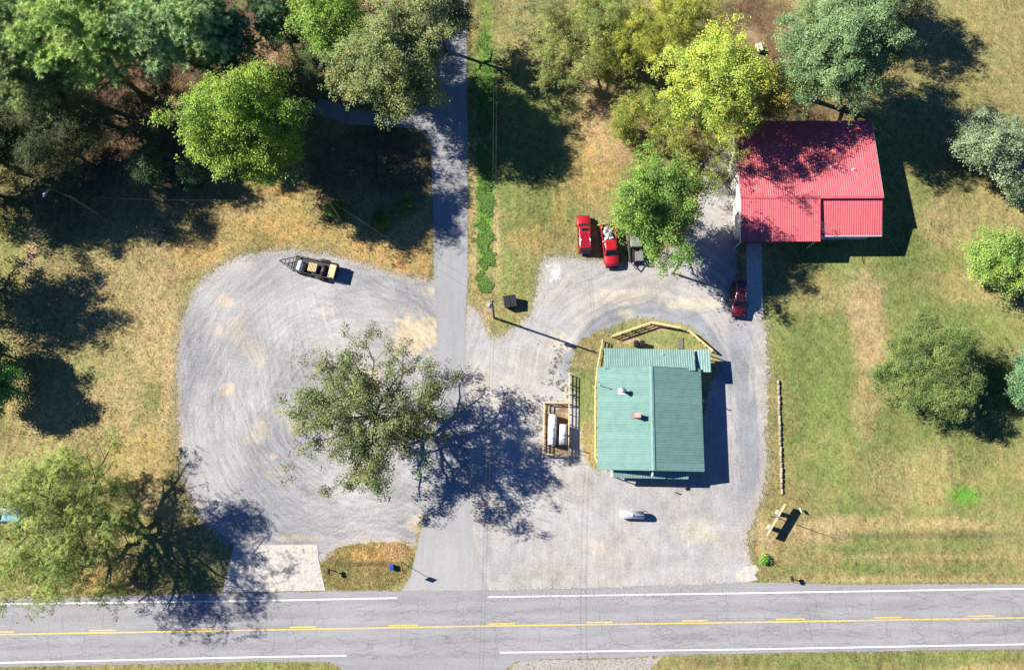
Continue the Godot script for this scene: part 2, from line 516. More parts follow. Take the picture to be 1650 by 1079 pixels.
	var yc := Vector2(18.35, -7.54)
	sheet("gravel_yard", yard, 0.006, 0.062, 0.45, func(x: float, z: float, fine: float, inside: float) -> Color:
		var d := Vector2(x - yc.x, (z - yc.y) * 0.80)
		var r := d.length()
		var an := atan2(d.y, d.x)
		var north := smoothstep(-2.0, -6.0, z - yc.y)
		var track := nb(r * 30.0 + na(x * 4.0, z * 4.0) * 50.0, an * 22.0) - 0.5
		var lane := nb(x * 30.0, z * 4.0) - 0.5
		var patch := na(x * 9.0, z * 9.0) - 0.5
		var t := 0.97 + lerpf(lane * 0.20, track * 0.34, north) + patch * 0.46 + (nb(x * 8.0 + 50.0, z * 8.0) - 0.5) * 0.34 + (na(x * 3.0, z * 3.0 + 20.0) - 0.5) * 0.30 + (fine - 0.5) * 0.34 + (nc(x * 22.0, z * 22.0) - 0.5) * 0.34
		var c := Color(0.365, 0.350, 0.328).lerp(Color(0.290, 0.288, 0.290), clampf(0.5 + patch * 2.2, 0.0, 1.0)) * t
		# the driven ring: bare bluish stone between paler windrows
		var ring := 0.0
		if north > 0.0:
			ring = north * smoothstep(2.1, 0.7, absf(r - 11.2) + track * 1.6)
		ring = maxf(ring, smoothstep(2.3, 0.8, absf(x - (Vector2(30.65, -9.59)).x + 0.5 * sin(z * 0.35)) + lane * 1.8) * smoothstep(-22.0, -16.0, z) * smoothstep(7.0, 0.0, z))
		c = c.lerp(Color(0.200, 0.220, 0.246) * t, ring * 0.85)
		var warm := 0.0
		for q in yard_spots:
			var e: float = Vector2((x - q[0]) / q[2], (z - q[1]) / q[3]).length() + (nb(x * 11.0, z * 11.0) - 0.5) * 1.1
			warm = maxf(warm, smoothstep(1.1, 0.4, e) * q[4])
		c = c.lerp(Color(0.50, 0.435, 0.315) * t, warm)
		var pale := Vector2((x - spill.x) / 1.3, (z - spill.y) / 1.8).length() + (nb(x * 14.0, z * 14.0) - 0.5) * 1.4
		c = c.lerp(Color(0.56, 0.57, 0.59) * t, smoothstep(1.0, 0.3, pale) * 0.8)
		return c.lerp(Color(0.33, 0.275, 0.195) * t, smoothstep(0.75, 0.4, inside * 0.5 + nb(x * 20.0, z * 20.0) * 0.7) * 0.6))

	# grass plot left inside the yard
	sheet("grass_plot", isle, 0.012, 0.075, 0.42, func(x: float, z: float, fine: float, inside: float) -> Color:
		var i := clampi(int((x - ground_rect.position.x) * 11.0), 0, 1847)
		var j := clampi(int((z - ground_rect.position.y) * 11.0), 0, 1187)
		return ground_img.get_pixel(i, j).srgb_to_linear())

	# bare earth inside the tank pen
	sheet("earth_plot", [Vector2(4.17, -8.93), Vector2(7.53, -8.93), Vector2(7.42, -2.08), Vector2(4.03, -2.24)], 0.012, 0.08, 0.25, func(x: float, z: float, fine: float, inside: float) -> Color:
		var t := 1.0 + (nb(x * 14.0, z * 14.0) - 0.5) * 1.2 + (fine - 0.5) * 0.5
		return Color(0.24, 0.165, 0.10).lerp(Color(0.30, 0.27, 0.22), smoothstep(0.45, 0.65, na(x * 16.0, z * 16.0))) * t)
	# ---- side road
	var side := [Vector2(-11.28, -73.09), Vector2(-11.38, -68.87), Vector2(-11.06, -62.67), Vector2(-11.13, -57.62), Vector2(-11.22, -53.65), Vector2(-11.73, -52.08), Vector2(-15.62, -50.71), Vector2(-20.08, -50.51), Vector2(-25.51, -52.08), Vector2(-30.08, -53.65), Vector2(-31.05, -51.88), Vector2(-29.00, -50.51), Vector2(-23.56, -48.77), Vector2(-18.21, -48.38), Vector2(-14.65, -48.19), Vector2(-12.50, -47.23), Vector2(-11.58, -45.70), Vector2(-11.17, -39.29), Vector2(-10.97, -34.68), Vector2(-10.69, -26.08), Vector2(-10.14, -19.99), Vector2(-10.15, -12.89), Vector2(-10.30, -4.71), Vector2(-10.90, 3.72), Vector2(-11.88, 8.92), Vector2(-12.70, 12.89), Vector2(-14.34, 15.26), Vector2(-14.28, 17.08), Vector2(-1.93, 17.08), Vector2(-2.64, 14.89), Vector2(-3.74, 12.89), Vector2(-4.63, 10.05), Vector2(-5.13, 7.10), Vector2(-5.42, 3.18), Vector2(-5.92, -4.71), Vector2(-6.19, -12.89), Vector2(-6.15, -22.41), Vector2(-6.03, -26.08), Vector2(-6.23, -35.60), Vector2(-6.32, -42.09), Vector2(-6.58, -55.63), Vector2(-6.85, -68.87), Vector2(-6.90, -73.09)]
	var side_c := [Vector2(-9.05, -73.09), Vector2(-8.83, -55.63), Vector2(-8.69, -42.09), Vector2(-8.57, -35.60), Vector2(-8.32, -26.08), Vector2(-8.13, -19.99), Vector2(-8.17, -12.89), Vector2(-8.19, -4.71), Vector2(-8.20, 3.72), Vector2(-7.95, 17.08)]
	sheet("side_road", side, 0.010, 0.055, 0.10, func(x: float, z: float, fine: float, inside: float) -> Color:
		var lane := nb(x * 26.0, z * 2.2) - 0.5
		var patch := na(x * 7.0, z * 5.0) - 0.5
		var wheel := cos(clampf(inside, 0.0, 2.6) * 3.0) * 0.5
		var t := 1.0 + lane * 0.14 + patch * 0.22 + (fine - 0.5) * 0.24 + (nc(x * 22.0, z * 22.0) - 0.5) * 0.16 - wheel * 0.05
		return Color(0.248, 0.256, 0.270).lerp(Color(0.285, 0.287, 0.294), smoothstep(-6.0, 8.0, z + patch * 8.0)) * t)

	# ---- main road
	var road := [Vector2(-83.93, 16.13), Vector2(-63.90, 15.62), Vector2(-54.63, 15.40), Vector2(-36.07, 14.89), Vector2(-23.67, 14.67), Vector2(-14.36, 14.67), Vector2(-1.94, 14.59), Vector2(13.60, 14.22), Vector2(28.39, 13.71), Vector2(32.29, 13.63), Vector2(40.83, 13.86), Vector2(64.17, 13.78), Vector2(83.67, 13.49), Vector2(82.20, 21.12), Vector2(63.03, 21.48), Vector2(36.26, 21.84), Vector2(18.31, 22.19), Vector2(13.34, 22.48), Vector2(3.43, 22.62), Vector2(0.38, 22.90), Vector2(-0.76, 23.82), Vector2(-1.89, 26.00), Vector2(-20.03, 26.00), Vector2(-20.91, 23.61), Vector2(-22.46, 22.97), Vector2(-30.84, 22.90), Vector2(-47.56, 23.26), Vector2(-62.73, 23.54), Vector2(-82.41, 24.03)]
	var ya := Vector2(-63.30, 19.69)
	var yb := Vector2(63.58, 17.74)
	crack_lines(ya, yb)
	sheet("main_road", road, 0.014, 0.084, 0.07, func(x: float, z: float, fine: float, inside: float) -> Color:
		var s := z - lerpf(ya.y, yb.y, (x - ya.x) / (yb.x - ya.x))
		var lane := nb(x * 2.4, s * 22.0) - 0.5
		var patch := na(x * 5.0, z * 9.0) - 0.5
		var wheel := cos((absf(s) - 1.65) * 3.6) if absf(s) < 3.4 else 0.3
		var t := 1.0 + lane * 0.20 + patch * 0.20 + (fine - 0.5) * 0.22 + (nc(x * 20.0, z * 20.0) - 0.5) * 0.14 - wheel * 0.06
		var c := Color(0.246, 0.250, 0.262) * t
		if x > -18.0 and x < -2.0 and s > 1.0 and s < 3.6:
			c = c * (1.0 - 0.34 * smoothstep(0.45, 0.75, nb(x * 9.0, s * 12.0 + 50.0)) * smoothstep(0.4, 0.6, na(x * 9.0, s * 6.0)))
		var ck := crack_at(x, z)
		return c * (1.0 - 0.30 * ck))

	# ---- painted lines
	var white := mottled([Color(0.42, 0.42, 0.42), Color(0.62, 0.62, 0.61), Color(0.72, 0.72, 0.71)], 0.8, 0.7, 21)
	var yellow := mottled([Color(0.42, 0.32, 0.10), Color(0.60, 0.44, 0.10), Color(0.70, 0.52, 0.14)], 0.8, 0.7, 22)
	stripe("edge_line", [Vector2(-83.85, 16.57), Vector2(-63.81, 16.21), Vector2(-31.35, 15.81), Vector2(-14.33, 15.48)], 0.19, white)
	stripe("edge_line", [Vector2(-3.02, 15.37), Vector2(30.64, 14.89), Vector2(64.08, 14.37), Vector2(83.55, 14.08)], 0.19, white)
	stripe("edge_line", [Vector2(-82.52, 23.47), Vector2(-62.81, 23.01), Vector2(-30.88, 22.34), Vector2(-20.37, 22.19)], 0.19, white)
	stripe("edge_line", [Vector2(-1.45, 21.84), Vector2(30.18, 21.45), Vector2(63.12, 20.87), Vector2(82.31, 20.55)], 0.19, white)
	stripe("centre_line", [Vector2(-83.18, 20.05), Vector2(-63.29, 19.76), Vector2(-32.64, 19.26), Vector2(-1.92, 18.75), Vector2(28.86, 18.35), Vector2(63.57, 17.81), Vector2(82.89, 17.52)], 0.15, yellow)
	for q in [[-18, 22], [142, 186], [304, 348], [464, 507], [624, 671], [784, 827], [943, 985], [1098, 1140], [1250, 1296], [1408, 1452], [1560, 1603]]:
		var p0: Vector2 = ya + (yb - ya) * (q[0] / 1650.0) + Vector2(0, -0.22)
		var p1: Vector2 = ya + (yb - ya) * (q[1] / 1650.0) + Vector2(0, -0.22)
		stripe("centre_dash", [p0, p1], 0.15, yellow)

	# ---- concrete: apron of the lot, walk to the red house, broken patch by the road
	slab("concrete_apron", [Vector2(-35.21, 9.15), Vector2(-24.69, 9.07), Vector2(-24.43, 10.80), Vector2(-24.04, 12.30), Vector2(-23.37, 14.59), Vector2(-36.24, 14.81), Vector2(-35.82, 12.30)], 0.035)
	slab("concrete_walk", [Vector2(32.41, -30.88), Vector2(34.55, -30.88), Vector2(34.14, -23.97), Vector2(34.04, -20.34), Vector2(31.77, -20.16)], 0.030)
	slab("concrete_patch", [Vector2(28.16, 12.45), Vector2(29.30, 11.78), Vector2(30.72, 11.55), Vector2(31.15, 12.15), Vector2(30.48, 12.74), Vector2(30.91, 13.34), Vector2(29.57, 13.56), Vector2(28.10, 13.49)], 0.025)
	var south := [Vector2(1.14, 22.76), Vector2(13.34, 22.62), Vector2(18.53, 22.34), Vector2(17.12, 23.33), Vector2(15.85, 26.70), Vector2(-0.75, 26.70), Vector2(0.08, 23.33)]
	sheet("gravel_drive", south, 0.007, 0.07, 0.15, func(x: float, z: float, fine: float, inside: float) -> Color:
		var t := 1.0 + (na(x * 9.0, z * 9.0) - 0.5) * 0.3 + (fine - 0.5) * 0.35 + (nc(x * 24.0, z * 24.0) - 0.5) * 0.5
		return Color(0.31, 0.295, 0.275) * t)

var turns := [[-20.43, -8.36, 0.08, 0.08, 1.0], [-15.38, -16.25, 0.08, 0.08, 0.0], [-28.83, -5.52, 0.08, 0.08, 0.0], [-2.13, -28.38, 0.09, 0.09, 0.0]].map(func(v): return [v[0], v[1], fmod(absf(v[0] * 37.0), 400.0), 26.0 + fmod(absf(v[1]) * 3.0, 9.0), v[4]])
var tan_spots := [[-13.10, -17.94, 4.17, 3.38, 0.85], [-39.00, -22.49, 1.35, 1.21, 0.6], [-37.79, -10.82, 1.23, 1.15, 0.65], [-12.09, 6.64, 1.26, 1.37, 0.65], [-19.36, -12.06, 3.30, 2.15, 0.6], [-21.71, -9.59, 2.46, 1.47, 0.5], [-11.41, -23.97, 1.69, 0.87, 0.4], [-31.02, -1.92, 0.64, 0.63, 0.5], [-27.16, 8.39, 3.15, 0.61, 0.4], [-37.45, 7.79, 2.37, 1.82, 0.3]]
var yard_spots := [[14.77, -23.28, 5.91, 1.39, 0.45], [24.84, -22.23, 5.05, 1.21, 0.6], [15.53, -20.94, 1.34, 0.86, 0.6], [6.66, -17.09, 2.50, 1.69, 0.4], [24.05, 7.79, 3.94, 1.89, 0.4], [10.61, 9.30, 2.36, 1.13, 0.3], [-2.05, -9.59, 4.92, 3.26, 0.25]]

var spill := Vector2(5.78, -26.61)
var cracks := {}
func crack_lines(ya: Vector2, yb: Vector2) -> void:
	var r2 := RandomNumberGenerator.new()
	r2.seed = 5
	var walks := []
	for k in 95:     # across
		var x := r2.randf_range(-66, 66)
		var s0 := r2.randf_range(-4.2, 0.5)
		walks.append([x, s0, 0.12, r2.randf_range(2.5, 7.0), PI / 2])
	for k in 190:     # along
		walks.append([r2.randf_range(-66, 66), [-3.1, -1.2, -2.2, 0.5, 1.3, 2.4, 3.0][r2.randi() % 7] + r2.randf_range(-0.4, 0.4), 0.2, r2.randf_range(3.0, 16.0), 0.0])
	for wk in walks:
		var p := Vector2(wk[0], lerpf(ya.y, yb.y, (wk[0] - ya.x) / (yb.x - ya.x)) + wk[1])
		var a: float = wk[4]
		var run := 0.0
		while run < wk[3]:
			a = lerpf(a + r2.randf_range(-0.5, 0.5), wk[4], 0.22)
			p += Vector2(cos(a), sin(a)) * 0.07
			run += 0.07
			cracks[Vector2i(int(floor(p.x / 0.084)), int(floor(p.y / 0.084)))] = 0.55 + 0.45 * sin(run * 1.3 + wk[0])
func crack_at(x: float, z: float) -> float:
	return maxf(0.0, cracks.get(Vector2i(int(floor(x / 0.084)), int(floor(z / 0.084))), 0.0))

func stripe(called: String, pts: Array, width: float, m: Material) -> void:
	var st := mb()
	for i in pts.size() - 1:
		var a: Vector2 = pts[i]
		var b: Vector2 = pts[i + 1]
		var n := (b - a).orthogonal().normalized() * width * 0.5
		var steps := maxi(1, int(a.distance_to(b) / 0.5))
		for s in steps:
			var p := a.lerp(b, float(s) / steps)
			var q := a.lerp(b, float(s + 1) / steps)
			var e0 := 1.0 + 0.12 * sin(p.x * 7.1)
			var e1 := 1.0 + 0.12 * sin(q.x * 7.1)
			st.set_normal(Vector3.UP)
			quad(st, Vector3(p.x + n.x * e0, 0.019, p.y + n.y * e0), Vector3(q.x + n.x * e1, 0.019, q.y + n.y * e1), Vector3(q.x - n.x * e1, 0.019, q.y - n.y * e1), Vector3(p.x - n.x * e0, 0.019, p.y - n.y * e0))
	structure(called, st.commit(), m)

func slab(called: String, poly: Array, top: float) -> void:
	var st := mb()
	flat(st)
	var ids := Geometry2D.triangulate_polygon(PackedVector2Array(poly))
	for k in range(0, ids.size(), 3):
		var t := [poly[ids[k]], poly[ids[k + 1]], poly[ids[k + 2]]]
		if (t[1] - t[0]).cross(t[2] - t[0]) < 0.0:
			t = [t[0], t[2], t[1]]
		tri(st, Vector3(t[0].x, top, t[0].y), Vector3(t[1].x, top, t[1].y), Vector3(t[2].x, top, t[2].y))
	for k in poly.size():
		var a: Vector2 = poly[k]
		var b: Vector2 = poly[(k + 1) % poly.size()]
		quad(st, Vector3(a.x, top, a.y), Vector3(a.x, -0.05, a.y), Vector3(b.x, -0.05, b.y), Vector3(b.x, top, b.y))
	structure(called, done(st).commit(), mats.concrete)

# ------------------------------------------------------------------ buildings
func panel_mesh(pw: float, depth: float) -> ArrayMesh:
	# ribbed sheet: x along the eave, z down the slope, ribs standing 3 cm proud
	var prof := [Vector2(0.006, 0.0)]
	var n := 3
	for k in n:
		var c := (k + 0.5) * pw / n
		prof.append_array([Vector2(c - 0.05, 0.0), Vector2(c - 0.022, 0.022), Vector2(c + 0.022, 0.022), Vector2(c + 0.05, 0.0)])
	prof.append(Vector2(pw - 0.006, 0.0))
	var st := mb()
	flat(st)
	for k in prof.size() - 1:
		var a: Vector2 = prof[k]
		var b: Vector2 = prof[k + 1]
		quad(st, Vector3(a.x, a.y, 0), Vector3(b.x, b.y, 0), Vector3(b.x, b.y, depth), Vector3(a.x, a.y, depth))
	quad(st, Vector3(0.006, -0.004, depth), Vector3(0.006, -0.004, 0), Vector3(pw - 0.006, -0.004, 0), Vector3(pw - 0.006, -0.004, depth))
	quad(st, Vector3(0.006, 0, depth), Vector3(pw - 0.006, 0, depth), Vector3(pw - 0.006, -0.004, depth), Vector3(0.006, -0.004, depth))
	return done(st).commit()

# one slope of a roof: from the ridge line a-b down by drop over depth in direction out (all in the building's own space)
func roof_slope(roof: Node, a: Vector3, b: Vector3, out: Vector3, depth: float, drop: float, sheets: Array, trim: Material) -> void:
	var u := (b - a).normalized()
	var v := (out * depth + Vector3.DOWN * drop)
	var sl := v.length()
	v = v.normalized()
	var up := v.cross(u)
	if up.y < 0.0:
		up = -up
	var total := a.distance_to(b)
	var n := maxi(1, int(round(total / 0.91)))
	var pw := total / n
	# deck below the sheets
	var st := mb()
	box(st, Transform3D(Basis(u, up, u.cross(up)), (a + b) * 0.5 + v * sl * 0.5 - up * 0.075), Vector3(total - 0.03, 0.13, sl - 0.03))
	obj("roof_deck", done(st), trim, roof)
	var flip: bool = u.cross(up).dot(v) < 0.0
	var mesh := panel_mesh(pw, sl)
	for k in n:
		var o := put("roof_panel", mesh, sheets[rng.randi() % sheets.size()], roof)
		if flip:
			o.transform = Transform3D(Basis(-u, up, v), a + u * pw * (k + 1))
		else:
			o.transform = Transform3D(Basis(u, up, v), a + u * pw * k)

func window_part(parent: Node, at: Vector3, yaw: float, w: float, h: float) -> void:
	var st := mb()
	for s in [-1, 1]:
		box_at(st, Vector3(s * (w * 0.5 + 0.04), 0, 0.02), Vector3(0.08, h + 0.16, 0.07))
		box_at(st, Vector3(0, s * (h * 0.5 + 0.04), 0.02), Vector3(w, 0.08, 0.07))
	box_at(st, Vector3(0, 0, 0.015), Vector3(w, 0.04, 0.05))
	var f := obj("window", done(st), mats.white, parent)
	f.transform = Transform3D(Basis(Vector3.UP, yaw), at)
	var g := mb()
	box_at(g, Vector3(0, 0, -0.005), Vector3(w, h, 0.02))
	obj("pane", done(g), mats.glass, f)

func door_part(parent: Node, at: Vector3, yaw: float, m: Material) -> void:
	var st := mb()
	box_at(st, Vector3(0, 1.02, 0.03), Vector3(0.92, 2.04, 0.06))
	var d := obj("door", done(st), m, parent)
	d.transform = Transform3D(Basis(Vector3.UP, yaw), at)
	var k := mb()
	rod(k, Vector3(0.36, 1.0, 0.06), Vector3(0.36, 1.0, 0.13), 0.035)
	obj("handle", done(k), mats.steel, d)

func build_green_building() -> void:
	var nw := Vector3(10.98, 2.75, -13.14)
	var ne := Vector3(24.39, 2.75, -13.02)
	var sw := Vector3(10.74, 2.75, -0.18)
	var W := nw.distance_to(ne)
	var L := nw.distance_to(sw)
	var mid := nw + (ne - nw) * 0.5 + (sw - nw) * 0.5
	mid.y = 0.0
	var yaw := yaw_of(nw, sw)
	var t := thing("green_roofed_building", "long building with pale teal ribbed metal gable roof beside the gravel yard", "building", mid, yaw)
	var greens := [metal_sheet(Color(0.142, 0.268, 0.240), 31), metal_sheet(Color(0.147, 0.275, 0.247), 32), metal_sheet(Color(0.137, 0.261, 0.233), 33)]
	var pale := [metal_sheet(Color(0.178, 0.320, 0.300), 34)]
	var trim := mat(Color(0.10, 0.26, 0.22), 0.5)
	var ridge := 4.25
	# walls with gables
	var st := mb()
	flat(st)
	var wx := W * 0.5 - 0.45
	var wz := L * 0.5 - 0.5
	box_at(st, Vector3(0, 1.25, 0), Vector3(wx * 2, 2.5, wz * 2))
	for s in [-1, 1]:
		tri(st, Vector3(-wx, 2.5, s * wz), Vector3(0, 3.95, s * wz), Vector3(wx, 2.5, s * wz))
	var walls := obj("wall", done(st), mats.wall, t)
	var roof := Node3D.new()
	roof.name = "roof"
	t.add_child(roof)
	for s in [-1, 1]:
		roof_slope(roof, Vector3(0, ridge, -L * 0.5), Vector3(0, ridge, L * 0.5), Vector3(s, 0, 0), W * 0.5, ridge - 2.75, greens, trim)
	var cap := mb()
	flat(cap)
	for s in [-1, 1]:
		quad(cap, Vector3(0, ridge + 0.065, -L * 0.5), Vector3(s * 0.24, ridge + 0.012, -L * 0.5), Vector3(s * 0.24, ridge + 0.012, L * 0.5), Vector3(0, ridge + 0.065, L * 0.5))
	obj("ridge_cap", done(cap), pale[0], roof)
	# gable trim boards
	for s in [-1, 1]:
		for e in [-1, 1]:
			var b := mb()
			beam(b, Vector3(0, ridge - 0.06, e * (L * 0.5 + 0.02)), Vector3(s * W * 0.5, 2.69, e * (L * 0.5 + 0.02)), 0.03, 0.2)
			obj("gable_trim", done(b), trim, roof)
	# rear lean-to and side canopy
	var inv := t.transform.affine_inverse()
	var l0 := inv * Vector3(11.95, 2.55, -15.70)
	var l1 := inv * Vector3(23.66, 2.55, -15.70)
	var zback := -L * 0.5 + 0.25
	var rear := Node3D.new()
	rear.name = "rear_roof"
	t.add_child(rear)
	roof_slope(rear, Vector3(l0.x, 3.15, zback), Vector3(l1.x, 3.15, zback), Vector3(0, 0, -1), zback - l0.z, 0.42, greens, trim)
	var rw := mb()
	box_at(rw, Vector3((l0.x + l1.x) * 0.5, 1.2, (l0.z + zback) * 0.5 + 0.3), Vector3(l1.x - l0.x - 0.7, 2.4, zback - l0.z - 0.5))
	obj("rear_wall", done(rw), mats.wall, t)
	var c0 := inv * Vector3(23.72, 2.75, -15.59)
	var c1 := inv * Vector3(25.77, 2.75, -12.58)
	var can := Node3D.new()
	can.name = "side_canopy"
	t.add_child(can)
	roof_slope(can, Vector3(c0.x + 0.12, 2.5, c1.z), Vector3(c1.x, 2.5, c1.z), Vector3(0, 0, -1), c1.z - c0.z, 0.1, pale, trim)
	for q in [[c0.x + 0.15, c0.z + 0.15], [c1.x - 0.15, c0.z + 0.15], [c1.x - 0.15, c1.z - 0.15]]:
		var p := mb()
		box_at(p, Vector3(q[0], 1.13, q[1]), Vector3(0.12, 2.3, 0.12))
		obj("canopy_post", done(p), mats.wood, t)
	# front porch awning
	var f0 := inv * Vector3(12.72, 2.30, 0.78)
	var f1 := inv * Vector3(22.20, 2.30, 0.82)
	var zf := L * 0.5 - 0.48
	var aw := Node3D.new()
	aw.name = "porch_roof"
	t.add_child(aw)
	roof_slope(aw, Vector3(f0.x, 2.56, zf), Vector3(f1.x, 2.56, zf), Vector3(0, 0, 1), f0.z - zf, 0.26, greens, trim)
	for k in 4:
		var p := mb()
		box_at(p, Vector3(lerpf(f0.x + 0.2, f1.x - 0.2, k / 3.0), 1.1, f0.z - 0.15), Vector3(0.11, 2.2, 0.11))
		obj("porch_post", done(p), mats.wood, t)
	var ps := mb()
	box_at(ps, Vector3((f0.x + f1.x) * 0.5, 0.05, (zf + f0.z) * 0.5), Vector3(f1.x - f0.x, 0.14, f0.z - zf - 0.04))
	obj("porch_floor", done(ps), mats.concrete, t)
	door_part(t, Vector3(0.6, 0.12, wz + 0.01), 0.0, mats.brick)
	for x in [-3.6, -1.8, 3.2]:
		window_part(t, Vector3(x, 1.5, wz + 0.03), 0.0, 1.1, 1.0)
	for z in [-4.0, -1.0, 2.2]:
		window_part(t, Vector3(wx + 0.03, 1.5, z), PI / 2, 0.9, 1.0)
		window_part(t, Vector3(-wx - 0.03, 1.5, z), -PI / 2, 0.9, 1.0)
	# chimney and flue
	var ch := inv * Vector3(15.66, 4.60, -6.85)
	var cb := mb()
	box_at(cb, Vector3(ch.x, 4.1, ch.z), Vector3(0.62, 1.5, 0.5))
	var chim := obj("chimney", done(cb), mats.brick, roof)
	var cc := mb()
	box_at(cc, Vector3(ch.x, 4.88, ch.z), Vector3(0.72, 0.07, 0.6))
	obj("chimney_cap", done(cc), mottled([Color(0.45, 0.26, 0.2), Color(0.6, 0.42, 0.35)], 2.0, 0.9, 40), roof)
	var fl := mb()
	box(fl, Transform3D(Basis(Vector3.BACK, 0.2), Vector3(ch.x - 0.12, roof_y(ch.x - 0.12, W, ridge) + 0.05, ch.z)), Vector3(1.1, 0.05, 0.8))
	obj("chimney_flashing", done(fl), mats.steel, roof)
	var pv := inv * Vector3(14.03, 4.10, -10.01)
	var pb := mb()
	rod(pb, Vector3(pv.x, 3.4, pv.z), Vector3(pv.x, 4.35, pv.z), 0.2, 14)
	tube(pb, [Vector3(pv.x, 4.35, pv.z), Vector3(pv.x, 4.45, pv.z), Vector3(pv.x, 4.55, pv.z)], [0.36, 0.36, 0.12], 14)
	obj("flue_pipe", done(pb), mats.steel, roof)
	var pf := mb()
	box(pf, Transform3D(Basis(Vector3.BACK, 0.22), Vector3(pv.x, roof_y(pv.x, W, ridge) + 0.05, pv.z)), Vector3(0.95, 0.04, 0.8))
	obj("flue_flashing", done(pf), mats.white, roof)
	var rv := inv * Vector3(19.51, 2.90, -14.91)
	var rb := mb()
	rod(rb, Vector3(rv.x, 2.6, rv.z), Vector3(rv.x, 3.05, rv.z), 0.07, 10)
	obj("vent_pipe", done(rb), mats.white, rear)
	# flood lamps under the front peak and on the east wall
	var lamp := mb()
	beam(lamp, Vector3(0, 3.7, wz), Vector3(0, 3.75, L * 0.5 + 0.45), 0.07, 0.07)
	tube(lamp, [Vector3(0, 3.8, L * 0.5 + 0.3), Vector3(0, 3.72, L * 0.5 + 0.5), Vector3(0, 3.55, L * 0.5 + 0.62)], [0.1, 0.16, 0.17], 10)
	obj("flood_lamp", done(lamp), mats.white, t)
	var lamp2 := mb()
	beam(lamp2, Vector3(wx, 2.2, -2.4), Vector3(W * 0.5 + 0.3, 2.25, -2.4), 0.05, 0.05)
	tube(lamp2, [Vector3(W * 0.5 + 0.3, 2.4, -2.4), Vector3(W * 0.5 + 0.34, 2.2, -2.4)], [0.16, 0.12], 10)
	obj("flood_lamp", done(lamp2), mats.white, t)
	# service mast on the west wall
	var mast := mb()
	var mz := (inv * Vector3(10.59, 3.50, -10.80)).z
	rod(mast, Vector3(-wx - 0.08, 1.2, mz), Vector3(-wx - 0.08, 4.1, mz), 0.045)
	tube(mast, [Vector3(-wx - 0.08, 4.08, mz), Vector3(-wx - 0.16, 4.2, mz), Vector3(-wx - 0.26, 4.12, mz)], [0.06, 0.06, 0.05], 8)
	obj("service_mast", done(mast), mats.steel, t)

func roof_y(x: float, W: float, ridge: float) -> float:
	return ridge - absf(x) / (W * 0.5) * (ridge - 2.75)

func metal_sheet(c: Color, seed: int) -> StandardMaterial3D:
	var m := mottled([c * 0.88, c * 1.0, c * 1.06], 0.13, 0.45, seed)
	m.metallic_specular = 0.5
	return m

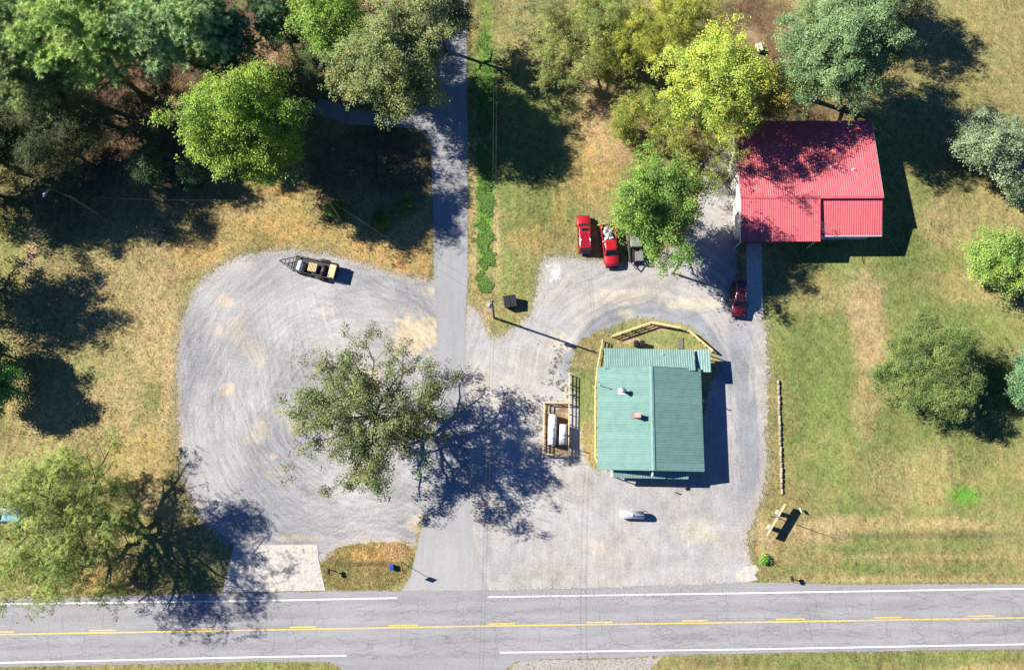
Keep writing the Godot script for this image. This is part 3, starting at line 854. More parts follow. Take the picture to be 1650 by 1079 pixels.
func build_red_house() -> void:
	var w := Vector3(30.33, 4.90, -35.57)
	var e := Vector3(49.29, 4.90, -35.66)
	var mid := (w + e) * 0.5
	mid.y = 0.0
	var t := thing("red_roofed_house", "house with wide red ribbed metal roof dappled by tree shade", "house", mid, 0.0)
	t.rotation.y = -atan2(e.z - w.z, e.x - w.x)
	var inv := t.transform.affine_inverse()
	var half := w.distance_to(e) * 0.5
	var zn: float = (inv * Vector3(40.31, 4.20, -47.00)).z
	var zs: float = (inv * Vector3(35.78, 3.70, -29.87)).z
	var zr: float = (inv * Vector3(45.90, 3.40, -30.84)).z
	var xs: float = (inv * Vector3(40.92, 3.90, -33.18)).x
	var reds := [metal_sheet(Color(0.520, 0.096, 0.118), 51), metal_sheet(Color(0.535, 0.102, 0.125), 52), metal_sheet(Color(0.505, 0.090, 0.112), 53)]
	var trim := mat(Color(0.32, 0.03, 0.04), 0.5)
	var siding := mottled([Color(0.52, 0.50, 0.46), Color(0.62, 0.60, 0.56)], 0.5, 0.8, 54)
	var st := mb()
	flat(st)
	var n0 := zn + 0.5
	var s0 := zr - 0.6
	box_at(st, Vector3(0, 1.6, (n0 + s0) * 0.5), Vector3(half * 2 - 0.9, 3.2, s0 - n0))
	for s in [-1, 1]:
		var x: float = s * (half - 0.45)
		quad(st, Vector3(x, 3.2, n0), Vector3(x, 4.05, n0), Vector3(x, 4.55, 0), Vector3(x, 3.2, s0))
	box_at(st, Vector3(0, 3.62, n0 + 0.06), Vector3(half * 2 - 0.9, 0.84, 0.12))
	obj("wall", done(st), siding, t)
	var roof := Node3D.new()
	roof.name = "roof"
	t.add_child(roof)
	roof_slope(roof, Vector3(-half, 4.9, 0), Vector3(half, 4.9, 0), Vector3(0, 0, -1), -zn, 0.7, reds, trim)
	roof_slope(roof, Vector3(-half, 4.9, 0), Vector3(xs, 4.9, 0), Vector3(0, 0, 1), zs, 1.2, reds, trim)
	roof_slope(roof, Vector3(xs + 0.02, 4.62, 0.05), Vector3(half, 4.62, 0.05), Vector3(0, 0, 1), zr, 1.2, reds, trim)
	var cap := mb()
	flat(cap)
	for s in [-1, 1]:
		quad(cap, Vector3(-half, 4.96, 0), Vector3(half, 4.96, 0), Vector3(half, 4.93 if s < 0 else 4.91, s * 0.2), Vector3(-half, 4.93 if s < 0 else 4.91, s * 0.2))
	obj("ridge_cap", done(cap), reds[0], roof)
	var step := mb()
	beam(step, Vector3(xs - 0.01, 4.76, 0.1), Vector3(xs - 0.01, 3.58, zs - 0.02), 0.04, 0.32)
	obj("step_flashing", done(step), trim, roof)
	# white rake boards west and east, gutter along the south
	for s in [-1, 1]:
		var b := mb()
		beam(b, Vector3(s * (half + 0.03), 4.78, 0), Vector3(s * (half + 0.03), 4.08, zn), 0.05, 0.2)
		beam(b, Vector3(s * (half + 0.03), 4.76 if s < 0 else 4.48, 0.02), Vector3(s * (half + 0.03), 3.6 if s < 0 else 3.3, zs if s < 0 else zr), 0.05, 0.2)
		obj("rake_board", done(b), siding, roof)
	var gt := mb()
	beam(gt, Vector3(xs + 0.1, 3.36, zr + 0.09), Vector3(half, 3.36, zr + 0.09), 0.13, 0.11)
	obj("gutter", done(gt), mats.white, roof)
	# roof vents and small fittings
	for v in [inv * Vector3(42.85, 4.50, -40.08), inv * Vector3(45.72, 4.50, -39.63)]:
		var ry: float = 4.9 + v.z * 0.7 / -zn
		var p := mb()
		rod(p, Vector3(v.x, ry - 0.1, v.z), Vector3(v.x, ry + 0.42, v.z), 0.06, 10)
		tube(p, [Vector3(v.x, ry - 0.02, v.z), Vector3(v.x, ry + 0.06, v.z)], [0.2, 0.09], 12)
		obj("vent_pipe", done(p), mats.white, roof)
	var an := inv * Vector3(40.81, 3.80, -31.39)
	var ap := mb()
	rod(ap, Vector3(an.x + 0.35, 3.1, an.z), Vector3(an.x + 0.35, 5.0, an.z), 0.03)
	for k in 6:
		beam(ap, Vector3(an.x - 0.25 + k * 0.02, 4.95, an.z - 0.75 + k * 0.28), Vector3(an.x + 0.95 - k * 0.06, 4.95, an.z - 0.45 + k * 0.28), 0.03, 0.03)
	beam(ap, Vector3(an.x + 0.3, 4.97, an.z - 0.8), Vector3(an.x + 0.45, 4.97, an.z + 1.1), 0.04, 0.04)
	obj("antenna", done(ap), mats.steel, roof)
	var dsh := inv * Vector3(39.70, 4.90, -35.57)
	var dp := mb()
	rod(dp, Vector3(dsh.x, 4.6, dsh.z), Vector3(dsh.x, 5.1, dsh.z), 0.03)
	for k in 3:
		beam(dp, Vector3(dsh.x - 0.5, 5.1, dsh.z - 0.3 + k * 0.25), Vector3(dsh.x + 0.4, 5.15, dsh.z - 0.2 + k * 0.3), 0.035, 0.03)
	obj("aerial", done(dp), mats.steel, roof)
	var lamp := mb()
	beam(lamp, Vector3(half - 0.45, 2.9, -0.2), Vector3(half + 0.45, 2.95, -0.2), 0.06, 0.06)
	tube(lamp, [Vector3(half + 0.45, 3.1, -0.2), Vector3(half + 0.5, 2.9, -0.2)], [0.18, 0.13], 10)
	obj("yard_lamp", done(lamp), mats.white, t)
	door_part(t, Vector3(-6.2, 0.05, s0 + 0.01), 0.0, mats.old_wood)
	for x in [-8.0, -3.5, 1.5, 5.5]:
		window_part(t, Vector3(x, 1.6, s0 + 0.03), 0.0, 1.2, 1.1)
	for z in [-6.0, -2.0, 1.5]:
		window_part(t, Vector3(half - 0.42, 1.6, z), PI / 2, 1.0, 1.1)
		window_part(t, Vector3(-half + 0.42, 1.6, z), -PI / 2, 1.0, 1.1)
	for x in [-half + 0.3, xs - 0.3]:
		var p := mb()
		box_at(p, Vector3(x, 1.74, zs - 0.3), Vector3(0.14, 3.5, 0.14))
		obj("porch_post", done(p), mats.white, t)

# ------------------------------------------------------------------ trees
var sprigs := {}
var leaf_mat: StandardMaterial3D
var needle_mat: StandardMaterial3D

func make_sprigs() -> void:
	leaf_mat = mat(Color(1, 1, 1), 0.55)
	leaf_mat.vertex_color_use_as_albedo = true
	leaf_mat.cull_mode = BaseMaterial3D.CULL_DISABLED
	leaf_mat.backlight_enabled = true
	leaf_mat.backlight = Color(0.6, 0.6, 0.4)
	leaf_mat.metallic_specular = 0.35
	needle_mat = leaf_mat
	for kind in ["broad", "small", "needle", "fine", "blade", "weed"]:
		var r2 := RandomNumberGenerator.new()
		r2.seed = hash(kind)
		var st := mb()
		flat(st)
		var n: int = {"broad": 11, "small": 15, "needle": 22, "fine": 16, "blade": 9, "weed": 12}[kind]
		for k in n:
			var a := r2.randf() * TAU
			var l := 0.2
			var wd := 0.12
			var base := Vector3.ZERO
			var dir := Vector3.ZERO
			match kind:
				"broad":
					l = r2.randf_range(0.17, 0.26); wd = l * 0.62
					base = Vector3(cos(a), 0, sin(a)) * r2.randf_range(0.02, 0.30) + Vector3.UP * r2.randf_range(-0.12, 0.12)
					dir = Vector3(cos(a + r2.randf_range(-0.7, 0.7)), r2.randf_range(-0.4, 0.3), sin(a + r2.randf_range(-0.7, 0.7)))
				"small":
					l = r2.randf_range(0.11, 0.18); wd = l * 0.6
					base = Vector3(cos(a), 0, sin(a)) * r2.randf_range(0.02, 0.30) + Vector3.UP * r2.randf_range(-0.14, 0.14)
					dir = Vector3(cos(a + r2.randf_range(-0.9, 0.9)), r2.randf_range(-0.6, 0.5), sin(a + r2.randf_range(-0.9, 0.9)))
				"needle":
					l = r2.randf_range(0.22, 0.38); wd = 0.045
					base = Vector3(r2.randf_range(-0.1, 0.1), r2.randf_range(-0.05, 0.05), r2.randf_range(-0.1, 0.1))
					dir = Vector3(cos(a), r2.randf_range(-0.15, 1.0), sin(a))
				"fine":
					l = r2.randf_range(0.14, 0.26); wd = 0.055
					base = Vector3(r2.randf_range(-0.05, 0.05) + (k % 2) * 0.02, -0.02 * k, -0.3 + 0.04 * k)
					dir = Vector3(1.0 if k % 2 else -1.0, r2.randf_range(-0.7, 0.1), r2.randf_range(-0.2, 0.5))
				"blade":
					l = r2.randf_range(0.06, 0.14); wd = 0.022
					base = Vector3(cos(a), 0, sin(a)) * r2.randf_range(0.0, 0.06)
					dir = Vector3(cos(a) * 0.7, r2.randf_range(0.5, 1.2), sin(a) * 0.7)
				"weed":
					l = r2.randf_range(0.16, 0.34); wd = l * 0.3
					base = Vector3(cos(a), 0, sin(a)) * r2.randf_range(0.0, 0.1) + Vector3.UP * r2.randf_range(0.0, 0.2)
					dir = Vector3(cos(a), r2.randf_range(0.1, 0.9), sin(a))
			dir = dir.normalized()
			var side := dir.cross(Vector3.UP).normalized()
			side = side.rotated(dir, r2.randf_range(-0.6, 0.6)) * wd * 0.5
			var tip := base + dir * l
			var m := base + dir * l * 0.45
			if kind in ["blade", "needle"]:
				tri(st, base - side, tip, base + side)
			else:
				tri(st, base, m - side, tip)
				tri(st, base, tip, m + side)
		sprigs[kind] = done(st).commit()
		(sprigs[kind] as ArrayMesh).surface_set_material(0, leaf_mat)

func scatter(called: String, kind: String, xfs: Array, cols: PackedColorArray, parent: Node) -> MultiMeshInstance3D:
	var mm := MultiMesh.new()
	mm.transform_format = MultiMesh.TRANSFORM_3D
	mm.use_colors = true
	mm.mesh = sprigs[kind]
	mm.instance_count = xfs.size()
	for i in xfs.size():
		mm.set_instance_transform(i, xfs[i])
		mm.set_instance_color(i, cols[i])
	var o := MultiMeshInstance3D.new()
	o.name = numbered(called) if parent == self else called
	o.multimesh = mm
	parent.add_child(o, true)
	o.set_meta("kind", "stuff")
	return o

# o: h height, r crown radius, low (share of the height where the crown starts), puffs, pr (radius of a leaf clump), n (sprigs per clump), kind, col, var, limbs, seed,
# hug (clumps sit along the limbs, gaps between), lean
func tree(called: String, label: String, category: String, at: Vector3, o: Dictionary) -> Node3D:
	var r2 := RandomNumberGenerator.new()
	r2.seed = int(o.get("seed", 1)) * 7919 + 13
	var t := thing(called, label, category, Vector3(at.x, 0, at.z), 0.0, o.get("group", ""))
	var h: float = o.h
	var r: float = o.r
	var low: float = o.get("low", 0.3) * h
	var hug: bool = o.get("hug", false)
	var nz := FastNoiseLite.new()
	nz.seed = r2.randi() % 10000
	nz.frequency = 0.9
	var lean: Vector3 = o.get("lean", Vector3.ZERO)
	# trunk
	var tr: float = o.get("trunk", h * 0.021)
	var th: float = h * (0.92 if o.get("conifer", false) else o.get("fork", 0.6))
	var tp := []
	var trr := []
	for k in 7:
		var q := k / 6.0
		tp.append(Vector3(0, -0.05 + th * q, 0) + lean * q + Vector3(r2.randf_range(-1, 1), 0, r2.randf_range(-1, 1)) * 0.022 * h * q)
		trr.append(tr * (1.35 if k == 0 else 1.0 - 0.62 * q))
	var bark: Material = o.get("bark", mats.bark)
	var ts := mb()
	tube(ts, tp, trr, 9)
	obj("trunk", done(ts), bark, t)
	# limbs
	var ls := mb()
	var nodes := []      # points that clumps can grow from: [point, radius]
	var nl: int = o.get("limbs", 9)
	var a0 := r2.randf() * TAU
	for k in nl:
		var q := (k + 0.5) / nl
		var on := clampf(lerpf(maxf(low / th * 0.7, 0.22), 0.98, q), 0.1, 0.98) * 6.0
		var i := mini(int(on), 5)
		var s: Vector3 = (tp[i] as Vector3).lerp(tp[i + 1], on - i)
		var ang := a0 + k * 2.39996 + r2.randf_range(-0.35, 0.35)
		var reach := r * (r2.randf_range(0.72, 0.98) if hug else r2.randf_range(0.55, 0.8)) * (1.0 - 0.35 * q * q)
		if o.get("conifer", false):
			reach = r * (1.08 - q) * r2.randf_range(0.8, 1.05)
		var rise: float = lerpf(0.12, 0.75, q) * h * 0.42
		if o.get("conifer", false):
			rise = r2.randf_range(-0.02, 0.06) * h
		var pts := [s]
		var rad := [tr * lerpf(0.52, 0.3, q)]
		var bend := r2.randf_range(-0.5, 0.5)
		var m := 6
		for j in range(1, m + 1):
			var f := float(j) / m
			var an := ang + bend * f * f
			var p := s + Vector3(cos(an), 0, sin(an)) * reach * f + Vector3.UP * rise * (1.0 - pow(1.0 - f, 1.6)) + lean * 0.4 * f
			p += Vector3(r2.randf_range(-1, 1), r2.randf_range(-0.6, 0.6), r2.randf_range(-1, 1)) * 0.045 * r
			pts.append(p)
			rad.append(maxf(0.03, rad[0] * (1.0 - 0.85 * f)))
			if f > 0.3:
				nodes.append([p, rad[-1]])
		tube(ls, pts, rad, 6, false)
		# side branches
		for j in [2, 3, 4, 5]:
			for sd in [-1, 1]:
				if r2.randf() < 0.25: continue
				var dir: Vector3 = ((pts[j] - pts[j - 1]) as Vector3).normalized().rotated(Vector3.UP, sd * r2.randf_range(0.5, 1.1))
				var ln := reach * r2.randf_range(0.22, 0.42)
				var p1: Vector3 = pts[j] + dir * ln * 0.5 + Vector3.UP * r2.randf_range(0.0, 0.12) * ln
				var p2: Vector3 = pts[j] + dir.rotated(Vector3.UP, r2.randf_range(-0.4, 0.4)) * ln + Vector3.UP * r2.randf_range(-0.05, 0.3) * ln
				tube(ls, [pts[j], p1, p2], [rad[j] * 0.55, rad[j] * 0.36, 0.022], 4, false)
				nodes.append([p1, rad[j] * 0.36]); nodes.append([p2, 0.03])
	nodes.append([tp[-1], tr * 0.4])
	# clumps
	var np: int = o.puffs
	var pr: float = o.get("pr", 1.1)
	var cy := (low + h) * 0.5
	var ry := (h - low) * 0.5
	var puffs := []
	var tries := 0
	while puffs.size() < np and tries < np * 30:
		tries += 1
		var c: Vector3
		if hug and r2.randf() < 0.86:
			var nd = nodes[r2.randi() % nodes.size()]
			c = nd[0] + Vector3(r2.randf_range(-1, 1), r2.randf_range(-0.2, 0.8), r2.randf_range(-1, 1)) * pr * 0.8
		else:
			var d := Vector3(r2.randfn(), r2.randfn() * 0.9 + 0.25, r2.randfn()).normalized()
			var lump := 0.78 + 0.75 * nz.get_noise_3d(d.x * 1.6, d.y * 1.6, d.z * 1.6)
			var f := pow(r2.randf(), 0.42) * lump
			c = Vector3(d.x * r * f, cy + d.y * ry * f, d.z * r * f)
			if o.get("conifer", false):
				var q := pow(r2.randf(), 1.25)
				var an := r2.randf() * TAU
				var rr := r * (1.05 - q) * sqrt(r2.randf_range(0.15, 1.0)) * (0.85 + 0.4 * nz.get_noise_2d(cos(an) * 2.0, sin(an) * 2.0 + q * 3.0))
				c = Vector3(cos(an) * rr, low + (h - low) * q, sin(an) * rr)
			c += lean * clampf(c.y / h, 0, 1)
		if c.y < low * 0.9: continue
		# leave hollows between the boughs
		if nz.get_noise_3d(c.x * 0.42 + 31.0, c.y * 0.42, c.z * 0.42) < o.get("open", -0.12): continue
		puffs.append(c)
	for c in puffs:
		var best = nodes[0]
		var bd := 1e9
		for nd in nodes:
			var dd: float = (nd[0] as Vector3).distance_squared_to(c)
			if dd < bd:
				bd = dd
				best = nd
		if bd > 0.1:
			var s: Vector3 = best[0]
			var m: Vector3 = (s + c) * 0.5 + Vector3(r2.randf_range(-1, 1), r2.randf_range(-0.5, 0.2), r2.randf_range(-1, 1)) * 0.14 * sqrt(bd)
			tube(ls, [s, m, c], [clampf(best[1] * 0.6, 0.02, 0.07), 0.025, 0.012], 3, false)
	obj("limbs", done(ls), bark, t)
	# leaves
	var xfs := []
	var cols := PackedColorArray()
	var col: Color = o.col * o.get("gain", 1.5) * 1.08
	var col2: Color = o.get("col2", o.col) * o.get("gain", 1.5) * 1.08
	var vary: float = o.get("vary", 0.36)
	var n: int = o.get("n", 50)
	var size: float = o.get("size", 1.0)
	for c in puffs:
		var mix := clampf(0.5 + nz.get_noise_3d(c.x * 0.35, c.y * 0.35, c.z * 0.35) * 1.6 + r2.randf_range(-0.3, 0.3), 0.0, 1.0)
		var pc := col.lerp(col2, mix)
		var sc := r2.randf_range(0.6, 1.45)
		var way := Vector3(c.x - lean.x, 0, c.z - lean.z).normalized().rotated(Vector3.UP, r2.randf_range(-0.9, 0.9))
		var long := r2.randf_range(1.0, 1.9)
		for k in int(n * sc):
			var d := Vector3(r2.randfn() * 0.5, r2.randfn() * 0.27, r2.randfn() * 0.5) * pr * sc
			d += way * way.dot(d) * (long - 1.0)
			var b := Basis(Vector3.UP, r2.randf() * TAU)
			var tilt := Vector3(d.z, 0, -d.x)
			if tilt.length() > 0.01:
				b = Basis(tilt.normalized(), clampf(tilt.length() / pr, 0, 1) * 0.55 + r2.randf_range(-0.35, 0.35)) * b
			xfs.append(Transform3D(b.scaled(Vector3.ONE * r2.randf_range(0.5, 1.2) * size), c + d))
			var j := 1.0 + r2.randf_range(-vary, vary)
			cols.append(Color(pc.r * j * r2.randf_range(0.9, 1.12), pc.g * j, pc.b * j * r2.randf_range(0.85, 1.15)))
	scatter("crown", o.get("kind", "broad"), xfs, cols, t)
	return t

func build_trees() -> void:
	make_sprigs()
	var pine_grey := mottled([Color(0.10, 0.085, 0.07), Color(0.2, 0.17, 0.14)], 0.8, 0.95, 61)
	# --- the wood in the north-west
	tree("pine_tree", "tall blue-green pine in the far top left corner with bare trunk showing", "tree", Vector3(-62.06, 14.00, -52.41), {h = 21, r = 7.0, low = 0.4, puffs = 230, pr = 1.0, n = 42, kind = "needle", col = Color(0.105, 0.150, 0.055), col2 = Color(0.140, 0.175, 0.060), size = 1.5, limbs = 16, gain = 2.5, open = -0.05, seed = 1, group = "trees of the north-west wood"})
	tree("pine_tree", "yellow-green soft pine between two bluer pines in the top left wood", "tree", Vector3(-53.25, 14.00, -52.93), {h = 21, r = 7.6, low = 0.38, puffs = 280, pr = 1.1, n = 42, kind = "needle", col = Color(0.110, 0.175, 0.046), col2 = Color(0.145, 0.200, 0.052), size = 1.5, limbs = 16, gain = 2.6, open = -0.05, seed = 2, group = "trees of the north-west wood"})
	tree("pine_tree", "blue-green pine right of a patch of red earth in the wood", "tree", Vector3(-42.39, 13.00, -55.38), {h = 20, r = 7.2, low = 0.38, puffs = 260, pr = 1.05, n = 42, kind = "needle", col = Color(0.100, 0.155, 0.066), col2 = Color(0.125, 0.180, 0.066), size = 1.5, limbs = 16, gain = 2.6, open = -0.05, seed = 3, group = "trees of the north-west wood"})
	tree("pine_tree", "small green pine at the top edge above the red earth patch", "tree", Vector3(-49.65, 11.00, -59.36), {h = 18, r = 5.4, low = 0.42, puffs = 150, pr = 1.0, n = 40, kind = "needle", col = Color(0.10, 0.15, 0.055), col2 = Color(0.115, 0.165, 0.06), size = 1.4, limbs = 12, gain = 2.6, open = -0.05, seed = 4, group = "trees of the north-west wood"})
	tree("maple_tree", "round lime-green tree at the south edge of the wood", "tree", Vector3(-33.53, 12.50, -42.83), {h = 19, r = 8.0, low = 0.2, puffs = 300, pr = 1.05, n = 46, kind = "broad", col = Color(0.105, 0.195, 0.022), col2 = Color(0.165, 0.240, 0.026), limbs = 12, gain = 1.5, open = 0.0, seed = 5, group = "trees of the north-west wood"})
	tree("sweetgum_tree", "lime-green tree touching the left side of the large olive oak", "tree", Vector3(-23.66, 10.00, -57.72), {h = 16, r = 5.6, low = 0.3, puffs = 140, pr = 1.0, n = 42, kind = "broad", col = Color(0.105, 0.185, 0.028), col2 = Color(0.150, 0.225, 0.035), limbs = 10, gain = 1.7, seed = 6, group = "trees of the north-west wood"})
	tree("oak_tree", "large olive-grey oak overhanging the left side of the side road", "tree", Vector3(-15.39, 11.00, -52.34), {h = 17, r = 8.4, low = 0.28, puffs = 310, pr = 1.05, n = 44, kind = "broad", col = Color(0.090, 0.125, 0.042), col2 = Color(0.150, 0.170, 0.058), limbs = 13, gain = 1.7, open = 0.03, seed = 7, group = "trees of the north-west wood"})
	tree("oak_tree", "dull grey-green tree at the very top of the side road", "tree", Vector3(-9.85, 10.00, -60.48), {h = 14.0, r = 4.8, low = 0.3, puffs = 95, pr = 1.0, n = 38, kind = "broad", col = Color(0.062, 0.088, 0.045), col2 = Color(0.10, 0.12, 0.055), limbs = 10, seed = 8, group = "trees of the north-west wood"})
	tree("dying_tree", "half-bare tree with pale grey twigs and a few olive leaves", "tree", Vector3(-58.05, 5.00, -49.00), {h = 8.0, r = 3.6, low = 0.3, puffs = 18, pr = 0.75, n = 22, kind = "small", col = Color(0.09, 0.10, 0.04), col2 = Color(0.12, 0.12, 0.05), limbs = 14, seed = 9, bark = mottled([Color(0.26, 0.25, 0.22), Color(0.42, 0.40, 0.36)], 1.0, 0.9, 62), hug = true, group = "trees of the north-west wood"})
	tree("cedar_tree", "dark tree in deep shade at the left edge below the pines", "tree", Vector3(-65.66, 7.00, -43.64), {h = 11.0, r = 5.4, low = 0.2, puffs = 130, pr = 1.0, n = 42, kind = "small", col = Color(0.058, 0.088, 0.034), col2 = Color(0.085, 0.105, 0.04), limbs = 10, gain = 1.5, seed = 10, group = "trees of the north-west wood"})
	tree("oak_sapling", "thin shaded sapling in the dark of the wood left of lime tree", "tree", Vector3(-49.54, 4.00, -40.94), {h = 6.0, r = 3.0, low = 0.25, puffs = 40, pr = 0.8, n = 34, kind = "broad", col = Color(0.065, 0.11, 0.04), limbs = 7, seed = 11, group = "trees of the north-west wood"})
	tree("oak_sapling", "small dark green sapling just below left of the lime tree", "tree", Vector3(-43.89, 4.00, -40.67), {h = 5.0, r = 2.2, low = 0.25, puffs = 30, pr = 0.75, n = 34, kind = "broad", col = Color(0.065, 0.11, 0.04), limbs = 7, seed = 12, group = "trees of the north-west wood"})
	# outside the frame on the left and top: their shadows lie across the field and the wood's floor
	tree("oak_tree", "oak beyond the left edge whose shadow lies on the west field", "tree", Vector3(-74.10, 9.00, -25.70), {h = 15.0, r = 6.8, low = 0.12, puffs = 150, pr = 1.15, n = 40, kind = "broad", col = Color(0.07, 0.11, 0.04), limbs = 12, seed = 13, group = "trees of the north-west wood"})
	tree("oak_tree", "oak beyond the left edge shading the wood's south rim", "tree", Vector3(-69.98, 11.00, -41.62), {h = 18, r = 7.0, low = 0.12, puffs = 170, pr = 1.15, n = 40, kind = "broad", col = Color(0.07, 0.11, 0.04), limbs = 12, seed = 14, group = "trees of the north-west wood"})
	tree("oak_tree", "oak beyond the left edge beside the dark cedar", "tree", Vector3(-79.21, 11.00, -40.61), {h = 19, r = 6.5, low = 0.12, puffs = 150, pr = 1.15, n = 40, kind = "broad", col = Color(0.07, 0.11, 0.04), limbs = 12, seed = 15, group = "trees of the north-west wood"})
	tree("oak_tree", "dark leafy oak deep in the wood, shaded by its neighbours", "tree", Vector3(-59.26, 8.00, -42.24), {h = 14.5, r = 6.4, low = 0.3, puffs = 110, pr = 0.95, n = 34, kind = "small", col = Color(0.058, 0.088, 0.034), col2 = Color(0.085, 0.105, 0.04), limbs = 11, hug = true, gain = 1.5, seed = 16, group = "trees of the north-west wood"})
	tree("pine_tree", "pine above the top edge left of the lime tree", "tree", Vector3(-34.04, 11.00, -65.09), {h = 16.0, r = 5.0, low = 0.4, puffs = 90, pr = 1.1, n = 36, kind = "needle", col = Color(0.06, 0.12, 0.06), size = 1.5, limbs = 12, seed = 17, group = "trees of the north-west wood"})
	var kx := 0
	for q in [[Vector3(-29.24, 11.00, -66.97), 17.0], [Vector3(-82.07, 11.00, -54.12), 18.0]]:
		tree("oak_tree", ["oak beyond the top edge above the lime tree", "oak far beyond the left edge level with the far left pine"][kx], "tree", q[0], {h = q[1], r = 7.0, low = 0.15, puffs = 150, pr = 1.2, n = 36, kind = "broad", col = Color(0.07, 0.11, 0.04), limbs = 12, seed = 70 + kx, group = "trees of the north-west wood"})
		kx += 1
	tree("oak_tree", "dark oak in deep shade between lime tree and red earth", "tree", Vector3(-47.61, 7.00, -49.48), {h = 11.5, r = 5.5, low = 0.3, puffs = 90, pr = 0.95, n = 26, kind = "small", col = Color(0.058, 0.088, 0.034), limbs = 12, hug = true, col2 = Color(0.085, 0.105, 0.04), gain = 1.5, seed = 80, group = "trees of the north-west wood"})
	tree("pine_tree", "dark green pine behind the lime tree, right of the blue-green pine", "tree", Vector3(-38.65, 9.00, -56.22), {h = 14.0, r = 5.0, low = 0.3, puffs = 120, pr = 1.0, n = 38, kind = "needle", col = Color(0.060, 0.115, 0.050), size = 1.4, limbs = 12, gain = 2.2, seed = 82, group = "trees of the north-west wood"})
	tree("pine_tree", "thin dark pine at the top edge left of the lime-green gum", "tree", Vector3(-31.54, 10.00, -59.55), {h = 15.0, r = 3.8, low = 0.3, puffs = 60, pr = 0.95, n = 30, kind = "needle", col = Color(0.060, 0.11, 0.05), size = 1.3, limbs = 14, hug = true, gain = 2.2, seed = 83, group = "trees of the north-west wood"})
	tree("pine_tree", "shorter green pine below the two left pines, trunk hidden", "tree", Vector3(-60.52, 10.00, -49.62), {h = 15.0, r = 5.0, low = 0.35, puffs = 130, pr = 1.0, n = 38, kind = "needle", col = Color(0.095, 0.145, 0.055), col2 = Color(0.125, 0.165, 0.06), gain = 2.4, size = 1.4, limbs = 12, seed = 84, group = "trees of the north-west wood"})
	tree("oak_tree", "open leafy oak over red litter left of the lime tree", "tree", Vector3(-51.81, 7.00, -46.32), {h = 11.0, r = 4.6, low = 0.3, puffs = 70, pr = 0.9, n = 22, kind = "small", col = Color(0.062, 0.092, 0.036), col2 = Color(0.09, 0.11, 0.042), limbs = 13, hug = true, seed = 85, group = "trees of the north-west wood"})
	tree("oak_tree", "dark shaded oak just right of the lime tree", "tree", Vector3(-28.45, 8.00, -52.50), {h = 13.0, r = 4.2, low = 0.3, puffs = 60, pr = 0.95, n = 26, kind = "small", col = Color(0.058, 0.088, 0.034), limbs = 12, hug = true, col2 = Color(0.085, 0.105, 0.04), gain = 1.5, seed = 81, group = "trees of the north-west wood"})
	# --- shrubs in the shade west of the side road
	for q in [[Vector3(-24.25, 0.0, -35.78), 1.7, 21, "green shrub at the foot of the wire pole by the wood's edge"], [Vector3(-18.38, 0.0, -34.04), 1.4, 22, "bright low shrub in the shadow left of the side road"], [Vector3(-14.75, 0.0, -36.51), 1.3, 23, "dim shrub in tree shade beside the side road's left edge"]]:
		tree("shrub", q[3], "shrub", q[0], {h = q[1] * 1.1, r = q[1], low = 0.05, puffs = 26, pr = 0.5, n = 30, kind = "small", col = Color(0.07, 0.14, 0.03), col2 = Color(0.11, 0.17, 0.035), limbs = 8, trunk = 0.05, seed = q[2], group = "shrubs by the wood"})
	# --- west side
	tree("mulberry_tree", "bright green bushy tree cut by the left edge", "tree", Vector3(-66.43, 5.00, -10.77), {h = 8.0, r = 3.6, low = 0.1, puffs = 110, pr = 0.85, n = 44, kind = "broad", col = Color(0.045, 0.155, 0.035), col2 = Color(0.075, 0.20, 0.04), limbs = 9, gain = 1.8, seed = 24})
	tree("mulberry_tree", "small green treetop at the left edge above the bushy tree", "tree", Vector3(-68.07, 5.00, -15.34), {h = 8.0, r = 2.6, low = 0.1, puffs = 55, pr = 0.85, n = 40, kind = "broad", col = Color(0.04, 0.12, 0.035), col2 = Color(0.06, 0.15, 0.04), limbs = 9, seed = 25})
	tree("honey_locust_tree", "huge feathery olive tree in the lower left corner over the road", "tree", Vector3(-52.29, 9.00, 5.98), {h = 15.5, r = 10.4, low = 0.30, puffs = 400, pr = 1.2, n = 16, kind = "fine", col = Color(0.100, 0.140, 0.032), col2 = Color(0.150, 0.180, 0.042), size = 1.25, limbs = 22, trunk = 0.55, fork = 0.5, hug = true, open = 0.04, gain = 1.9, seed = 26})
	# --- the oak in the lot
	tree("oak_tree", "big sparse oak standing in gravel beside the side road with limbs showing", "tree", Vector3(-17.04, 10.00, -6.78), {h = 16, r = 10, low = 0.32, puffs = 430, pr = 0.75, n = 12, kind = "broad", col = Color(0.058, 0.085, 0.030), col2 = Color(0.115, 0.130, 0.048), limbs = 26, trunk = 0.42, fork = 0.55, hug = true, open = 0.05, gain = 1.7, seed = 27, size = 1.0})
	# --- north of the yard
	tree("elm_tree", "sparse olive-green tree at the top edge right of the side road's shade", "tree", Vector3(8.34, 8.00, -57.85), {h = 12.0, r = 6.6, low = 0.25, puffs = 150, pr = 0.95, n = 36, kind = "small", col = Color(0.120, 0.150, 0.045), col2 = Color(0.175, 0.185, 0.055), limbs = 13, hug = true, gain = 2.0, open = 0.0, seed = 28, group = "trees north of the yard"})
	tree("elm_tree", "small grey-olive tree at the top edge left of the larger elm", "tree", Vector3(4.00, 7.00, -62.36), {h = 10.0, r = 3.8, low = 0.25, puffs = 50, pr = 0.85, n = 34, kind = "small", col = Color(0.105, 0.120, 0.055), col2 = Color(0.14, 0.15, 0.07), limbs = 10, hug = true, gain = 2.0, seed = 29, group = "trees north of the yard"})
